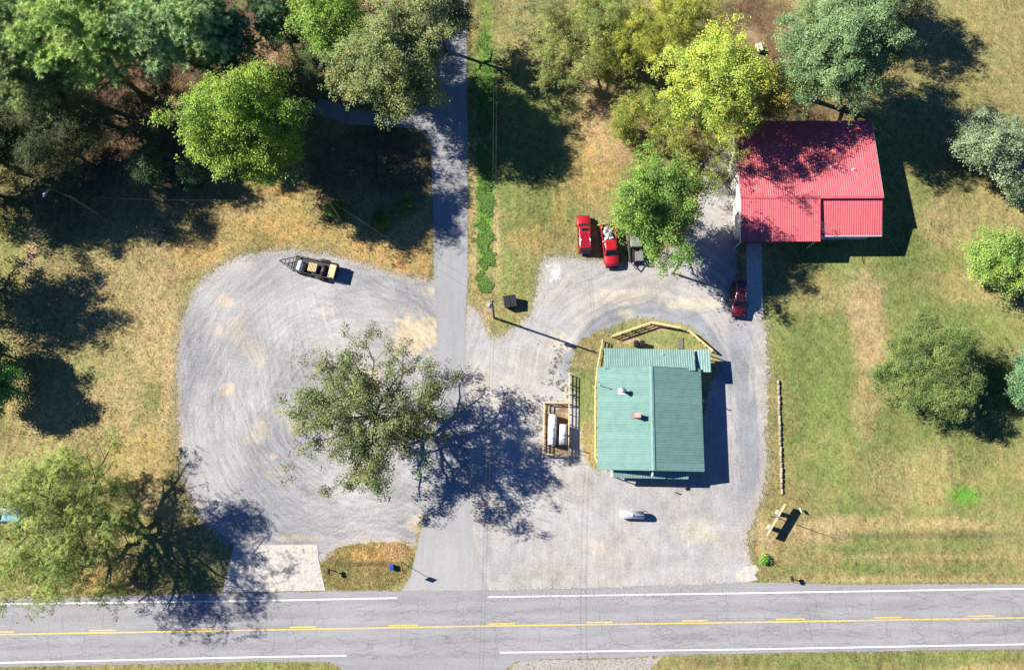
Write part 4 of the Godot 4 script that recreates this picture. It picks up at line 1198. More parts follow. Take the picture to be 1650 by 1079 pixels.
	tree("elm_tree", "olive tree with yellow tints touching the yellow tree's left side", "tree", Vector3(17.90, 9.00, -57.79), {h = 13.0, r = 5.4, low = 0.25, puffs = 140, pr = 0.95, n = 38, kind = "small", col = Color(0.140, 0.175, 0.036), col2 = Color(0.230, 0.235, 0.036), limbs = 12, gain = 1.8, seed = 30, group = "trees north of the yard"})
	tree("elm_tree", "lower olive treetop between the two elms, dark at its foot", "tree", Vector3(13.57, 6.00, -55.65), {h = 8.5, r = 3.6, low = 0.2, puffs = 65, pr = 0.85, n = 36, kind = "small", col = Color(0.130, 0.165, 0.038), col2 = Color(0.20, 0.21, 0.045), limbs = 10, gain = 1.8, seed = 31, group = "trees north of the yard"})
	tree("elm_tree", "olive-green treetop at the top edge between elm and yellow tree", "tree", Vector3(13.28, 9.00, -60.58), {h = 13.0, r = 5.2, low = 0.25, puffs = 120, pr = 0.95, n = 34, kind = "small", col = Color(0.110, 0.150, 0.042), col2 = Color(0.165, 0.185, 0.05), gain = 1.8, limbs = 12, seed = 86, group = "trees north of the yard"})
	tree("elm_tree", "yellow-olive treetop at the top edge above the yellow tree", "tree", Vector3(23.38, 10.00, -60.11), {h = 14.0, r = 5.4, low = 0.25, puffs = 130, pr = 0.95, n = 34, kind = "small", col = Color(0.140, 0.175, 0.038), col2 = Color(0.215, 0.225, 0.04), gain = 1.75, limbs = 12, seed = 87, group = "trees north of the yard"})
	tree("tulip_tree", "bright yellow-green tree beside the red roof's upper left corner", "tree", Vector3(25.43, 12.00, -48.90), {h = 18, r = 8.2, low = 0.22, puffs = 270, pr = 0.9, n = 22, kind = "broad", col = Color(0.170, 0.240, 0.040), col2 = Color(0.265, 0.300, 0.044), limbs = 13, gain = 1.75, open = 0.16, seed = 32, group = "trees north of the yard"})
	tree("tulip_tree", "small yellow-orange tree between the yellow tree and blue-green tree", "tree", Vector3(33.97, 10.00, -48.39), {h = 14, r = 3.8, low = 0.25, puffs = 56, pr = 0.85, n = 24, kind = "broad", col = Color(0.16, 0.19, 0.035), col2 = Color(0.23, 0.20, 0.04), limbs = 9, hug = true, seed = 33, group = "trees north of the yard"})
	for q in [[Vector3(16.93, 7.00, -48.12), 11.0, 3.6, 34, "thin green sapling over bare earth below the elms"], [Vector3(21.04, 8.00, -43.99), 13.0, 4.0, 35, "green sapling at the yellow tree's lower left"], [Vector3(15.46, 3.00, -46.68), 5.0, 1.9, 36, "smallest sapling, on bare ground at the lawn's right edge"], [Vector3(26.37, 10.00, -41.47), 15.0, 4.6, 37, "yellowish sapling at the red roof's left edge"]]:
		tree("sapling", q[4], "tree", q[0], {h = q[1], r = q[2], low = 0.2, puffs = 70, pr = 0.8, n = 15, kind = "small", col = Color(0.135, 0.180, 0.040), col2 = Color(0.230, 0.245, 0.045), limbs = 9, hug = true, seed = q[3], group = "saplings north of the yard"})
	tree("walnut_tree", "green spreading tree over the parked vehicles beside the red house", "tree", Vector3(18.06, 11.00, -32.46), {h = 16, r = 6.8, low = 0.28, puffs = 240, pr = 0.95, n = 42, kind = "broad", col = Color(0.070, 0.135, 0.026), col2 = Color(0.125, 0.200, 0.034), limbs = 13, open = 0.06, gain = 1.6, seed = 38, group = "trees north of the yard"})
	tree("ash_tree", "large round blue-green tree behind the red-roofed house", "tree", Vector3(42.24, 12.00, -52.91), {h = 20, r = 8.2, low = 0.2, puffs = 420, pr = 1.05, n = 46, kind = "broad", col = Color(0.075, 0.128, 0.055), col2 = Color(0.105, 0.165, 0.070), limbs = 13, gain = 1.75, open = -0.2, seed = 39})
	tree("ash_tree", "thin pale tree at the top edge right of the blue-green tree", "tree", Vector3(56.96, 6.00, -64.09), {h = 9.0, r = 3.6, low = 0.25, puffs = 36, pr = 0.8, n = 28, kind = "small", col = Color(0.12, 0.15, 0.07), col2 = Color(0.16, 0.17, 0.09), limbs = 10, hug = true, seed = 40})
	tree("ash_tree", "tree above the top edge shading the upper right lawn", "tree", Vector3(47.02, 10.00, -66.87), {h = 15.0, r = 6.0, low = 0.3, puffs = 130, pr = 1.0, n = 38, kind = "broad", col = Color(0.06, 0.12, 0.05), limbs = 12, seed = 41})
	# --- east side
	tree("silver_maple_tree", "grey-green silvery tree at the right edge beyond the red house", "tree", Vector3(63.45, 7.00, -43.02), {h = 10.0, r = 5.0, low = 0.2, puffs = 130, pr = 0.9, n = 38, kind = "broad", col = Color(0.105, 0.155, 0.085), col2 = Color(0.15, 0.20, 0.11), limbs = 12, gain = 1.6, seed = 42})
	tree("silver_maple_tree", "small silvery bush tree at the right edge below the larger one", "tree", Vector3(68.23, 4.00, -38.43), {h = 6.0, r = 2.2, low = 0.15, puffs = 34, pr = 0.75, n = 34, kind = "broad", col = Color(0.10, 0.155, 0.08), col2 = Color(0.14, 0.19, 0.10), limbs = 8, seed = 43})
	tree("apple_tree", "rounded bright green tree at the right edge in mid height", "tree", Vector3(64.50, 5.00, -27.22), {h = 7.5, r = 4.3, low = 0.12, puffs = 130, pr = 0.85, n = 42, kind = "broad", col = Color(0.095, 0.170, 0.036), col2 = Color(0.165, 0.235, 0.052), limbs = 10, gain = 1.6, seed = 44})
	tree("cedar_tree", "dense dome-shaped dark olive cedar standing alone on the east lawn", "tree", Vector3(52.84, 5.00, -12.81), {h = 9.0, r = 6.6, low = 0.06, puffs = 470, pr = 0.8, n = 46, kind = "small", col = Color(0.060, 0.098, 0.028), col2 = Color(0.112, 0.145, 0.046), limbs = 14, gain = 1.75, open = -0.4, seed = 45})
	tree("spruce_tree", "blue-green tree at the right edge in the cedar's shadow", "tree", Vector3(67.35, 5.00, -11.70), {h = 8.5, r = 4.2, low = 0.08, puffs = 110, pr = 0.85, n = 42, kind = "broad", col = Color(0.055, 0.115, 0.055), col2 = Color(0.08, 0.15, 0.065), limbs = 10, gain = 1.6, seed = 46})
	tree("shrub", "small bright green shrub at the drive's corner by the road", "shrub", Vector3(31.85, 0.0, 11.03), {h = 0.8, r = 0.45, low = 0.05, puffs = 11, pr = 0.3, n = 16, kind = "small", col = Color(0.075, 0.18, 0.03), col2 = Color(0.12, 0.23, 0.04), limbs = 7, trunk = 0.04, seed = 47})

func cover_at(x: float, z: float) -> Color:
	var i := clampi(int((x - ground_rect.position.x) * 11.0), 0, 1847)
	var j := clampi(int((z - ground_rect.position.y) * 11.0), 0, 1187)
	return ground_img.get_pixel(i, j).srgb_to_linear()

func build_grass() -> void:
	var r2 := RandomNumberGenerator.new()
	r2.seed = 99
	var lots := [PackedVector2Array([Vector2(-10.09, -25.55), Vector2(-15.71, -26.34), Vector2(-22.61, -28.55), Vector2(-30.38, -29.98), Vector2(-36.73, -29.09), Vector2(-42.02, -26.16), Vector2(-44.54, -20.51), Vector2(-44.81, -13.73), Vector2(-43.45, -4.71), Vector2(-41.90, 2.40), Vector2(-37.44, 7.94), Vector2(-35.28, 9.30), Vector2(-24.69, 9.07), Vector2(-23.86, 11.18), Vector2(-21.76, 9.38), Vector2(-14.16, 8.77), Vector2(-12.17, 9.60), Vector2(-12.70, 12.89), Vector2(-14.36, 14.67), Vector2(-40.72, 14.96), Vector2(-63.90, 15.62), Vector2(-71.60, 15.84), Vector2(-70.28, 23.89), Vector2(-62.73, 23.54), Vector2(-30.84, 22.90), Vector2(-21.31, 23.19), Vector2(-20.64, 26.00), Vector2(-0.76, 26.00), Vector2(0.38, 22.90), Vector2(18.30, 22.26), Vector2(36.26, 21.84), Vector2(63.03, 21.48), Vector2(74.52, 21.34), Vector2(75.87, 13.56), Vector2(64.17, 13.78), Vector2(40.83, 13.86), Vector2(32.29, 13.63), Vector2(29.99, 13.04), Vector2(29.93, 10.58), Vector2(29.96, 7.79), Vector2(32.04, 3.02), Vector2(33.01, -0.50), Vector2(33.62, -8.77), Vector2(34.00, -16.25), Vector2(34.14, -23.97), Vector2(34.55, -30.88), Vector2(32.41, -30.88), Vector2(31.82, -20.94), Vector2(30.62, -25.72), Vector2(31.25, -30.16), Vector2(32.10, -39.29), Vector2(31.97, -43.98), Vector2(27.15, -42.85), Vector2(25.71, -35.60), Vector2(21.40, -30.16), Vector2(14.91, -28.02), Vector2(4.53, -28.91), Vector2(3.47, -24.67), Vector2(1.93, -19.99), Vector2(-1.92, -17.35), Vector2(-5.14, -22.23), Vector2(-6.08, -23.97), Vector2(-6.32, -42.09), Vector2(-6.87, -70.97), Vector2(-11.33, -70.97), Vector2(-11.04, -53.65), Vector2(-11.58, -45.70)])]
	var isle := PackedVector2Array([Vector2(7.87, -14.40), Vector2(9.24, -16.75), Vector2(11.10, -18.20), Vector2(13.81, -19.31), Vector2(16.51, -20.08), Vector2(19.36, -19.99), Vector2(22.18, -19.39), Vector2(24.31, -18.62), Vector2(25.99, -17.26), Vector2(27.00, -15.91), Vector2(26.82, -12.89), Vector2(25.01, -12.89), Vector2(24.35, -16.08), Vector2(12.30, -16.08), Vector2(12.23, -13.56), Vector2(11.15, -13.39), Vector2(10.84, -0.18), Vector2(9.65, -1.21), Vector2(9.06, -3.91), Vector2(8.65, -7.95), Vector2(7.97, -10.82)])
	var xfs := []
	var cols := PackedColorArray()
	while xfs.size() < 210000:
		var x := r2.randf_range(-80, 80)
		var z := r2.randf_range(-72, 27)
		var p := Vector2(x, z)
		if na(x * 6.0, z * 6.0) + r2.randf() * 0.5 < 0.45: continue
		if Geometry2D.is_point_in_polygon(p, lots[0]) and not Geometry2D.is_point_in_polygon(p, isle): continue
		var c := cover_at(x, z)
		var g := r2.randf_range(0.75, 1.25)
		var s := r2.randf_range(0.6, 1.35)
		xfs.append(Transform3D(Basis(Vector3.UP, r2.randf() * TAU).scaled(Vector3(s, s * 0.8, s)), Vector3(x, 0.0, z)))
		cols.append(Color(c.r * g, c.g * g * r2.randf_range(0.94, 1.08), c.b * g))
	var o := scatter("lawn_grass", "blade", xfs, cols, self)
	tag(o, "short mown grass, green and straw-coloured, over the lawns and verges", "grass")
	# ditch weeds along the side road
	xfs = []
	cols = PackedColorArray()
	var wa := Vector2(-3.89, -46.08)
	var wb := Vector2(-3.72, -23.97)
	for k in 17000:
		var f := r2.randf()
		var x := lerpf(wa.x, wb.x, f) + r2.randfn() * 0.72 + 0.25 * sin(f * 9.0)
		var z := lerpf(wa.y - (18.0 if k % 6 == 0 else 0.0), wb.y, f)
		if nb(x * 9.0, z * 9.0) < 0.42 + 0.2 * absf(x - lerpf(wa.x, wb.x, f)): continue
		var s := r2.randf_range(0.35, 0.95)
		xfs.append(Transform3D(Basis(Vector3.UP, r2.randf() * TAU).scaled(Vector3(s, s * 0.55, s)), Vector3(x, 0.0, z)))
		var g := r2.randf_range(0.7, 1.3)
		cols.append(Color(0.105 * g * r2.randf_range(0.7, 1.4), 0.215 * g, 0.034 * g))
	o = scatter("ditch_weeds", "weed", xfs, cols, self)
	tag(o, "strip of lush bright green weeds along the side road's right ditch", "weeds")
	# long dry grass on the island and round the lot's rim
	xfs = []
	cols = PackedColorArray()
	var island := PackedVector2Array([Vector2(-24.01, 11.40), Vector2(-23.45, 10.20), Vector2(-21.92, 9.38), Vector2(-17.70, 8.77), Vector2(-13.92, 8.85), Vector2(-12.49, 9.53), Vector2(-12.44, 11.18), Vector2(-12.95, 12.45), Vector2(-14.39, 13.86), Vector2(-15.92, 14.52), Vector2(-20.57, 14.59), Vector2(-22.99, 14.45), Vector2(-23.68, 13.04)])
	var ib := bounds(Array(island), 0.0)
	for k in 5200:
		var p := Vector2(r2.randf_range(ib.position.x, ib.end.x), r2.randf_range(ib.position.y, ib.end.y))
		if not Geometry2D.is_point_in_polygon(p, island): continue
		var s := r2.randf_range(0.8, 1.7)
		xfs.append(Transform3D(Basis(Vector3.UP, r2.randf() * TAU).scaled(Vector3(s, s * 0.7, s)), Vector3(p.x, 0.0, p.y)))
		cols.append(cover_at(p.x, p.y) * r2.randf_range(1.0, 1.6))
	o = scatter("dry_grass", "blade", xfs, cols, self)
	tag(o, "long straw-coloured grass on the island between apron and side road", "grass")
	# weeds breaking through the gravel west of the building
	xfs = []
	cols = PackedColorArray()
	var gw := Vector2(6.18, -12.06)
	while xfs.size() < 190:
		var p := gw + Vector2(r2.randfn() * 1.1, r2.randfn() * 2.6)
		if nb(p.x * 12.0, p.y * 12.0) < 0.56: continue
		var s := r2.randf_range(0.3, 0.65)
		xfs.append(Transform3D(Basis(Vector3.UP, r2.randf() * TAU).scaled(Vector3(s, s * 0.6, s)), Vector3(p.x, 0.0, p.y)))
		cols.append(Color(0.17, 0.15, 0.07) * r2.randf_range(0.6, 1.2))
	o = scatter("gravel_weeds", "weed", xfs, cols, self)
	tag(o, "scattered small weeds in the gravel above the tank pen", "weeds")
	# loose stones strewn over and beyond the gravel's rim
	var ps := mb()
	flat(ps)
	var pr := []
	for ring in 3:
		var q := []
		for k in 5:
			var a := TAU * k / 5.0 + ring * 0.4
			q.append(Vector3(cos(a), 0, -sin(a)) * [0.8, 1.0, 0.45][ring] + Vector3.UP * [0.0, 0.35, 0.75][ring])
		pr.append(q)
	loft(ps, pr, -1)
	sprigs["pebble"] = done(ps).commit()
	var pm := mat(Color(1, 1, 1), 0.9)
	pm.vertex_color_use_as_albedo = true
	(sprigs["pebble"] as ArrayMesh).surface_set_material(0, pm)
	xfs = []
	cols = PackedColorArray()
	var rims := [[Vector2(-11.44, -25.46), Vector2(-15.71, -26.34), Vector2(-19.15, -27.49), Vector2(-22.61, -28.55), Vector2(-26.08, -29.54), Vector2(-30.38, -29.98), Vector2(-33.78, -29.71), Vector2(-36.73, -29.09), Vector2(-39.62, -27.93), Vector2(-42.02, -26.16), Vector2(-43.65, -23.54), Vector2(-44.54, -20.51), Vector2(-44.97, -17.09), Vector2(-44.81, -13.73), Vector2(-44.25, -9.59), Vector2(-43.45, -4.71), Vector2(-42.87, -1.13), Vector2(-41.90, 2.40), Vector2(-39.86, 5.49), Vector2(-37.44, 7.94), Vector2(-35.28, 9.30)], [Vector2(-5.30, -22.23), Vector2(-3.94, -20.34), Vector2(-2.92, -17.94), Vector2(-1.92, -17.35), Vector2(-0.58, -18.28), Vector2(1.93, -19.99), Vector2(3.11, -22.06), Vector2(3.47, -24.67), Vector2(3.83, -27.49), Vector2(4.53, -28.91), Vector2(6.83, -29.09), Vector2(11.51, -28.38), Vector2(14.91, -28.02)], [Vector2(33.99, -20.68), Vector2(34.00, -16.25), Vector2(34.08, -12.89), Vector2(33.62, -8.77), Vector2(33.08, -4.71), Vector2(33.01, -0.50), Vector2(32.04, 3.02), Vector2(30.78, 6.26), Vector2(29.96, 7.79), Vector2(29.93, 10.58), Vector2(30.38, 11.93)], [Vector2(-1.94, 15.26), Vector2(13.58, 14.81), Vector2(28.36, 14.15)]]
	for rim in rims:
		for k in rim.size() - 1:
			var a: Vector2 = rim[k]
			var b: Vector2 = rim[k + 1]
			for j in int(a.distance_to(b) * 55.0):
				var p := a.lerp(b, r2.randf()) + Vector2(r2.randfn(), r2.randfn()) * 0.55
				var s := r2.randf_range(0.02, 0.075)
				xfs.append(Transform3D(Basis(Vector3.UP, r2.randf() * TAU).scaled(Vector3(s, s * 0.7, s * r2.randf_range(0.6, 1.2))), Vector3(p.x, 0.006, p.y)))
				var g := r2.randf_range(0.7, 1.35)
				cols.append(Color(0.29 * g, 0.285 * g, 0.285 * g))
	o = scatter("loose_stones", "pebble", xfs, cols, self)
	tag(o, "loose grey stones strewn along the rims of the gravel areas", "stones")

# ------------------------------------------------------------------ fences, poles, wires
func fence_run(t: Node3D, a: Vector3, b: Vector3, posts: int, cap_w := 0.14, height := 1.0) -> void:
	var o: Vector3 = t.position
	a.y = 0.0
	b.y = 0.0
	for k in posts:
		var p := a.lerp(b, float(k) / (posts - 1)) - o
		var st := mb()
		box_at(st, Vector3(p.x, height * 0.5 - 0.03, p.z), Vector3(0.1, height - 0.02, 0.1), yaw_of(a, b))
		obj("post", done(st), mats.wood, t)
	for y in [0.35, 0.68]:
		var st := mb()
		var off := Vector3(0, y, 0) - o + (b - a).normalized().rotated(Vector3.UP, PI / 2) * 0.07
		beam(st, a + off, b + off, 0.035, 0.13)
		obj("rail", done(st), mats.wood, t)
	var st := mb()
	beam(st, a - o + Vector3(0, height + 0.005, 0), b - o + Vector3(0, height + 0.005, 0), cap_w, 0.05)
	obj("top_rail", done(st), mats.wood, t)

func build_fences() -> void:
	var t := thing("rail_fence", "pale wooden rail fence penning the two propane tanks beside gravel", "fence", Vector3(5.85, 0.0, -5.52))
	fence_run(t, Vector3(7.55, 1.00, -12.63), Vector3(7.44, 1.00, -8.75), 4)
	fence_run(t, Vector3(7.44, 1.00, -8.71), Vector3(7.25, 1.00, -2.06), 6)
	fence_run(t, Vector3(7.25, 1.00, -2.02), Vector3(4.07, 1.00, -2.21), 3)
	fence_run(t, Vector3(4.03, 1.00, -2.21), Vector3(4.21, 1.00, -8.79), 6)
	fence_run(t, Vector3(4.21, 1.00, -8.83), Vector3(7.44, 1.00, -8.75), 3)
	t = thing("rail_fence", "pale rail fence hugging the green-roofed building's west wall", "fence", Vector3(11.06, 0.0, -9.59))
	fence_run(t, Vector3(12.03, 1.00, -17.15), Vector3(11.24, 1.00, -13.41), 4, 0.15)
	fence_run(t, Vector3(11.22, 1.00, -13.37), Vector3(10.92, 1.00, -10.94), 3, 0.15)
	fence_run(t, Vector3(10.91, 1.00, -10.90), Vector3(10.68, 1.00, -1.90), 8, 0.15)
	fence_run(t, Vector3(10.68, 1.00, -1.86), Vector3(10.96, 1.00, -1.12), 2, 0.15)
	t = thing("rail_fence", "pale bent rail fence enclosing the plot behind the green-roofed building", "fence", Vector3(18.39, 0.0, -18.79))
	fence_run(t, Vector3(13.41, 1.00, -17.70), Vector3(18.63, 1.00, -19.52), 5, 0.24)
	fence_run(t, Vector3(18.68, 1.00, -19.52), Vector3(22.49, 1.00, -18.80), 4, 0.24)
	t = thing("rail_fence", "short pale slanting rail fence at the teal side canopy's back corner", "fence", Vector3(25.25, 0.0, -17.35))
	fence_run(t, Vector3(23.55, 1.00, -18.42), Vector3(26.61, 1.00, -15.65), 5, 0.24)

func wire(called: String, label: String, a: Vector3, b: Vector3, sag: float, r := 0.011, group := "overhead wires") -> void:
	var st := mb()
	var pts := []
	var rad := []
	for k in 15:
		var f := k / 14.0
		pts.append(a.lerp(b, f) - a + Vector3.DOWN * sag * 4.0 * f * (1.0 - f))
		rad.append(r)
	tube(st, pts, rad, 4)
	var o := obj(called, done(st), mats.cable)
	o.position = a
	tag(o, label, "wire", group)

func pole(called: String, label: String, base: Vector3, h: float, top_shift := Vector3.ZERO, group := "") -> Node3D:
	var t := thing(called, label, "pole", base, 0.0, group)
	var st := mb()
	tube(st, [Vector3(0, -0.1, 0), Vector3(0, h * 0.5, 0) + top_shift * 0.5, Vector3(0, h, 0) + top_shift], [0.17, 0.145, 0.115], 10)
	obj("shaft", done(st), mats.old_wood, t)
	return t

func build_poles() -> void:
	var b1 := Vector3(-2.43, 0.0, -20.34)
	var t := pole("utility_pole", "utility pole with grey transformer at the side road's right verge", b1, 9.6)
	var tr := mb()
	tube(tr, [Vector3(-0.32, 7.0, 0.12), Vector3(-0.32, 7.05, 0.12), Vector3(-0.32, 7.85, 0.12), Vector3(-0.32, 7.95, 0.12)], [0.2, 0.25, 0.25, 0.1], 12)
	var tm := obj("transformer", done(tr), mat(Color(0.30, 0.31, 0.32), 0.5), t)
	var bs := mb()
	rod(bs, Vector3(-0.32, 7.9, 0.12), Vector3(-0.38, 8.25, 0.12), 0.04)
	obj("bushing", done(bs), mats.old_wood, tm)
	var arm := mb()
	box_at(arm, Vector3(0, 9.1, 0), Vector3(0.8, 0.1, 0.1))
	obj("crossarm", done(arm), mats.old_wood, t)
	var ins := mb()
	for x in [-0.35, 0.35]:
		rod(ins, Vector3(x, 9.15, 0), Vector3(x, 9.32, 0), 0.045)
	rod(ins, Vector3(0, 9.6, 0), Vector3(0, 9.78, 0), 0.05)
	obj("insulator", done(ins), mats.white, t)
	var gy := mb()
	rod(gy, Vector3(0.02, 1.6, 0.0), Vector3(0.95, 0.0, 0.35), 0.02)
	obj("guy_guard", done(gy), mats.white, t)
	var top := b1 + Vector3(0, 9.75, 0)
	wire("power_line", "upper power line running up the frame from the transformer pole", top, Vector3(b1.x + 0.1, 9.9, -105.0), 1.0)
	wire("power_line", "lower power line running up the frame from the transformer pole", b1 + Vector3(0.35, 9.3, 0), Vector3(b1.x + 0.5, 9.4, -105.0), 1.2)
	wire("power_line", "upper power line from the transformer pole down across the main road", top, Vector3(b1.x - 1.7, 9.9, 40.0), 1.0)
	wire("power_line", "lower power line from the transformer pole down across the main road", b1 + Vector3(0.35, 9.3, 0), Vector3(b1.x - 1.3, 9.3, 40.0), 1.2)
	var b2 := Vector3(-23.84, 0.0, -34.41)
	pole("wire_pole", "plain wooden wire pole in shade by the wood's south edge", b2, 7.5)
	var b3 := Vector3(-56.94, 0.0, -34.68)
	var t3 := pole("lamp_pole", "wooden pole carrying an arm lamp in the shaded wood's rim", b3, 7.6)
	var am := mb()
	tube(am, [Vector3(0, 7.2, 0), Vector3(-1.6, 7.75, -0.55), Vector3(-2.6, 7.8, -0.8)], [0.05, 0.045, 0.045], 8)
	obj("lamp_arm", done(am), mats.old_wood, t3)
	var hd := mb()
	tube(hd, [Vector3(-2.5, 7.8, -0.75), Vector3(-2.75, 7.82, -0.5), Vector3(-3.0, 7.8, 0.0), Vector3(-3.1, 7.74, 0.3)], [0.08, 0.16, 0.18, 0.06], 10)
	obj("lamp_head", done(hd), mat(Color(0.22, 0.27, 0.40), 0.4), t3)
	wire("service_wire", "wire from the transformer pole over the side road to the wood's edge", b1 + Vector3(-0.1, 8.8, 0), b2 + Vector3(0, 7.3, 0), 0.6)
	wire("service_wire", "wire between the shaded wire pole and the arm lamp pole", b2 + Vector3(0, 7.3, 0), b3 + Vector3(0, 7.2, 0), 0.8)
	var b4 := Vector3(22.01, 0.0, -26.61)
	pole("wire_pole", "bare wooden pole beside the gravel below the green spreading tree", b4, 7.9)
	wire("service_wire", "wire from the transformer pole to the bare pole by the gravel", b1 + Vector3(0.1, 8.8, 0), b4 + Vector3(0, 7.8, 0), 0.6)
	wire("service_wire", "wire from the bare pole to the red-roofed house", b4 + Vector3(0, 7.8, 0), Vector3(30.78, 4.60, -33.34), 0.3)
	wire("service_wire", "wire from the transformer pole to the green-roofed building's mast", b1 + Vector3(0.1, 8.6, 0), Vector3(10.36, 4.10, -10.88), 0.5)
	# thin pole behind the board sign
	var t5 := thing("flag_pole", "thin bare metal pole standing behind the wooden board sign", "pole", Vector3(32.89, 0.0, 5.49))
	var fp := mb()
	tube(fp, [Vector3.ZERO, Vector3(0, 5.4, 0)], [0.055, 0.035], 8)
	obj("shaft", done(fp), mats.steel, t5)
	var fb := mb()
	tube(fb, [Vector3(0, 5.38, 0), Vector3(0, 5.46, 0), Vector3(0, 5.54, 0)], [0.03, 0.07, 0.02], 8)
	obj("finial", done(fb), mats.steel, t5)

# ------------------------------------------------------------------ vehicles
func section(z: float, hw: float, lo: float, hi: float, c := 0.12) -> Array:
	return [Vector3(-hw + 0.06, lo, z), Vector3(-hw, lo + 0.14, z), Vector3(-hw, hi - c, z), Vector3(-hw + c * 0.7, hi - 0.015, z), Vector3(0, hi + 0.03, z), Vector3(hw - c * 0.7, hi - 0.015, z), Vector3(hw, hi - c, z), Vector3(hw, lo + 0.14, z), Vector3(hw - 0.06, lo, z)]

func wheels(t: Node3D, hw: float, zs: Array, r := 0.38) -> void:
	for z in zs:
		for s in [-1, 1]:
			var w := mb()
			tube(w, [Vector3(s * (hw - 0.24), r, z), Vector3(s * (hw - 0.2), r, z), Vector3(s * (hw - 0.02), r, z), Vector3(s * (hw + 0.02), r, z)], [r * 0.9, r, r, r * 0.9], 18)
			var o := obj("wheel", done(w), mats.tyre, t)
			var m := mb()
			tube(m, [Vector3(s * (hw - 0.01), r, z), Vector3(s * (hw + 0.03), r, z)], [r * 0.6, r * 0.5], 14)
			obj("rim", done(m), mats.steel, o)

func cabin(t: Node3D, paint: Material, hw: float, belt: float, top: float, z0: float, z1: float, z2: float, z3: float) -> void:
	# z0-z3 along the belt, z1-z2 along the roof (front first, +z is the front)
	var st := mb()
	var rings := []
	rings.append(outline(belt - 0.05, hw - 0.03, z3, z0, 0.16))
	rings.append(outline(belt, hw - 0.04, z3, z0, 0.18))
	rings.append(outline(top - 0.08, hw - 0.17, z2, z1, 0.2))
	rings.append(outline(top - 0.02, hw - 0.23, z2 + 0.07, z1 - 0.08, 0.2))
	rings.append(outline(top, hw - 0.38, z2 + 0.22, z1 - 0.22, 0.2))
	loft(st, rings)
	obj("cabin", done(st), paint, t)
	var f := func(y: float) -> float: return (y - belt) / (top - 0.08 - belt)
	var xs := func(y: float) -> float: return lerpf(hw - 0.04, hw - 0.17, f.call(y)) + 0.012
	var ya := belt + 0.05
	var yb := top - 0.11
	# windscreen and rear window
	for e in [0, 1]:
		var za: float = lerpf([z0, z3][e], [z1, z2][e], f.call(ya)) + [0.015, -0.015][e]
		var zb: float = lerpf([z0, z3][e], [z1, z2][e], f.call(yb)) + [0.015, -0.015][e]
		var g := mb()
		flat(g)
		quad(g, Vector3(-xs.call(ya) + 0.13, ya, za), Vector3(-xs.call(yb) + 0.1, yb, zb), Vector3(xs.call(yb) - 0.1, yb, zb), Vector3(xs.call(ya) - 0.13, ya, za))
		obj(["windscreen", "rear_window"][e], done(g), mats.glass, t)
	# side windows
	var n := 2 if z0 - z3 < 2.4 else 3
	for s in [-1, 1]:
		for k in n:
			var g := mb()
			flat(g)
			var p := func(y: float, q: float) -> Vector3:
				var a := lerpf(z0, z1, f.call(y)) - 0.2
				var b := lerpf(z3, z2, f.call(y)) + 0.16
				return Vector3(s * xs.call(y), y, lerpf(a, b, q))
			var q0 := float(k) / n + 0.02
			var q1 := float(k + 1) / n - 0.02
			quad(g, p.call(ya, q0), p.call(yb, q0), p.call(yb, q1), p.call(ya, q1))
			obj("side_window", done(g), mats.glass, t)

func lights_and_trim(t: Node3D, hw: float, zf: float, zr: float) -> void:
	for s in [-1, 1]:
		var h := mb()
		box_at(h, Vector3(s * (hw - 0.26), 0.78, zf - 0.06), Vector3(0.36, 0.16, 0.12))
		obj("headlight", done(h), mats.chrome, t)
		var r := mb()
		box_at(r, Vector3(s * (hw - 0.14), 0.85, zr + 0.03), Vector3(0.2, 0.34, 0.08))
		obj("tail_light", done(r), mat(Color(0.25, 0.01, 0.01), 0.25), t)
		var m := mb()
		box_at(m, Vector3(s * (hw + 0.13), 1.12, zf - 1.62), Vector3(0.24, 0.17, 0.1))
		obj("mirror", done(m), mats.black, t)
	for e in [zf + 0.04, zr - 0.04]:
		var b := mb()
		box_at(b, Vector3(0, 0.5, e), Vector3(hw * 2 - 0.12, 0.2, 0.12))
		obj("bumper", done(b), mats.dark_metal if e > 0 else mats.chrome, t)
	var g := mb()
	box_at(g, Vector3(0, 0.74, zf + 0.01), Vector3(hw * 1.0, 0.2, 0.05))
	obj("grille", done(g), mats.black, t)

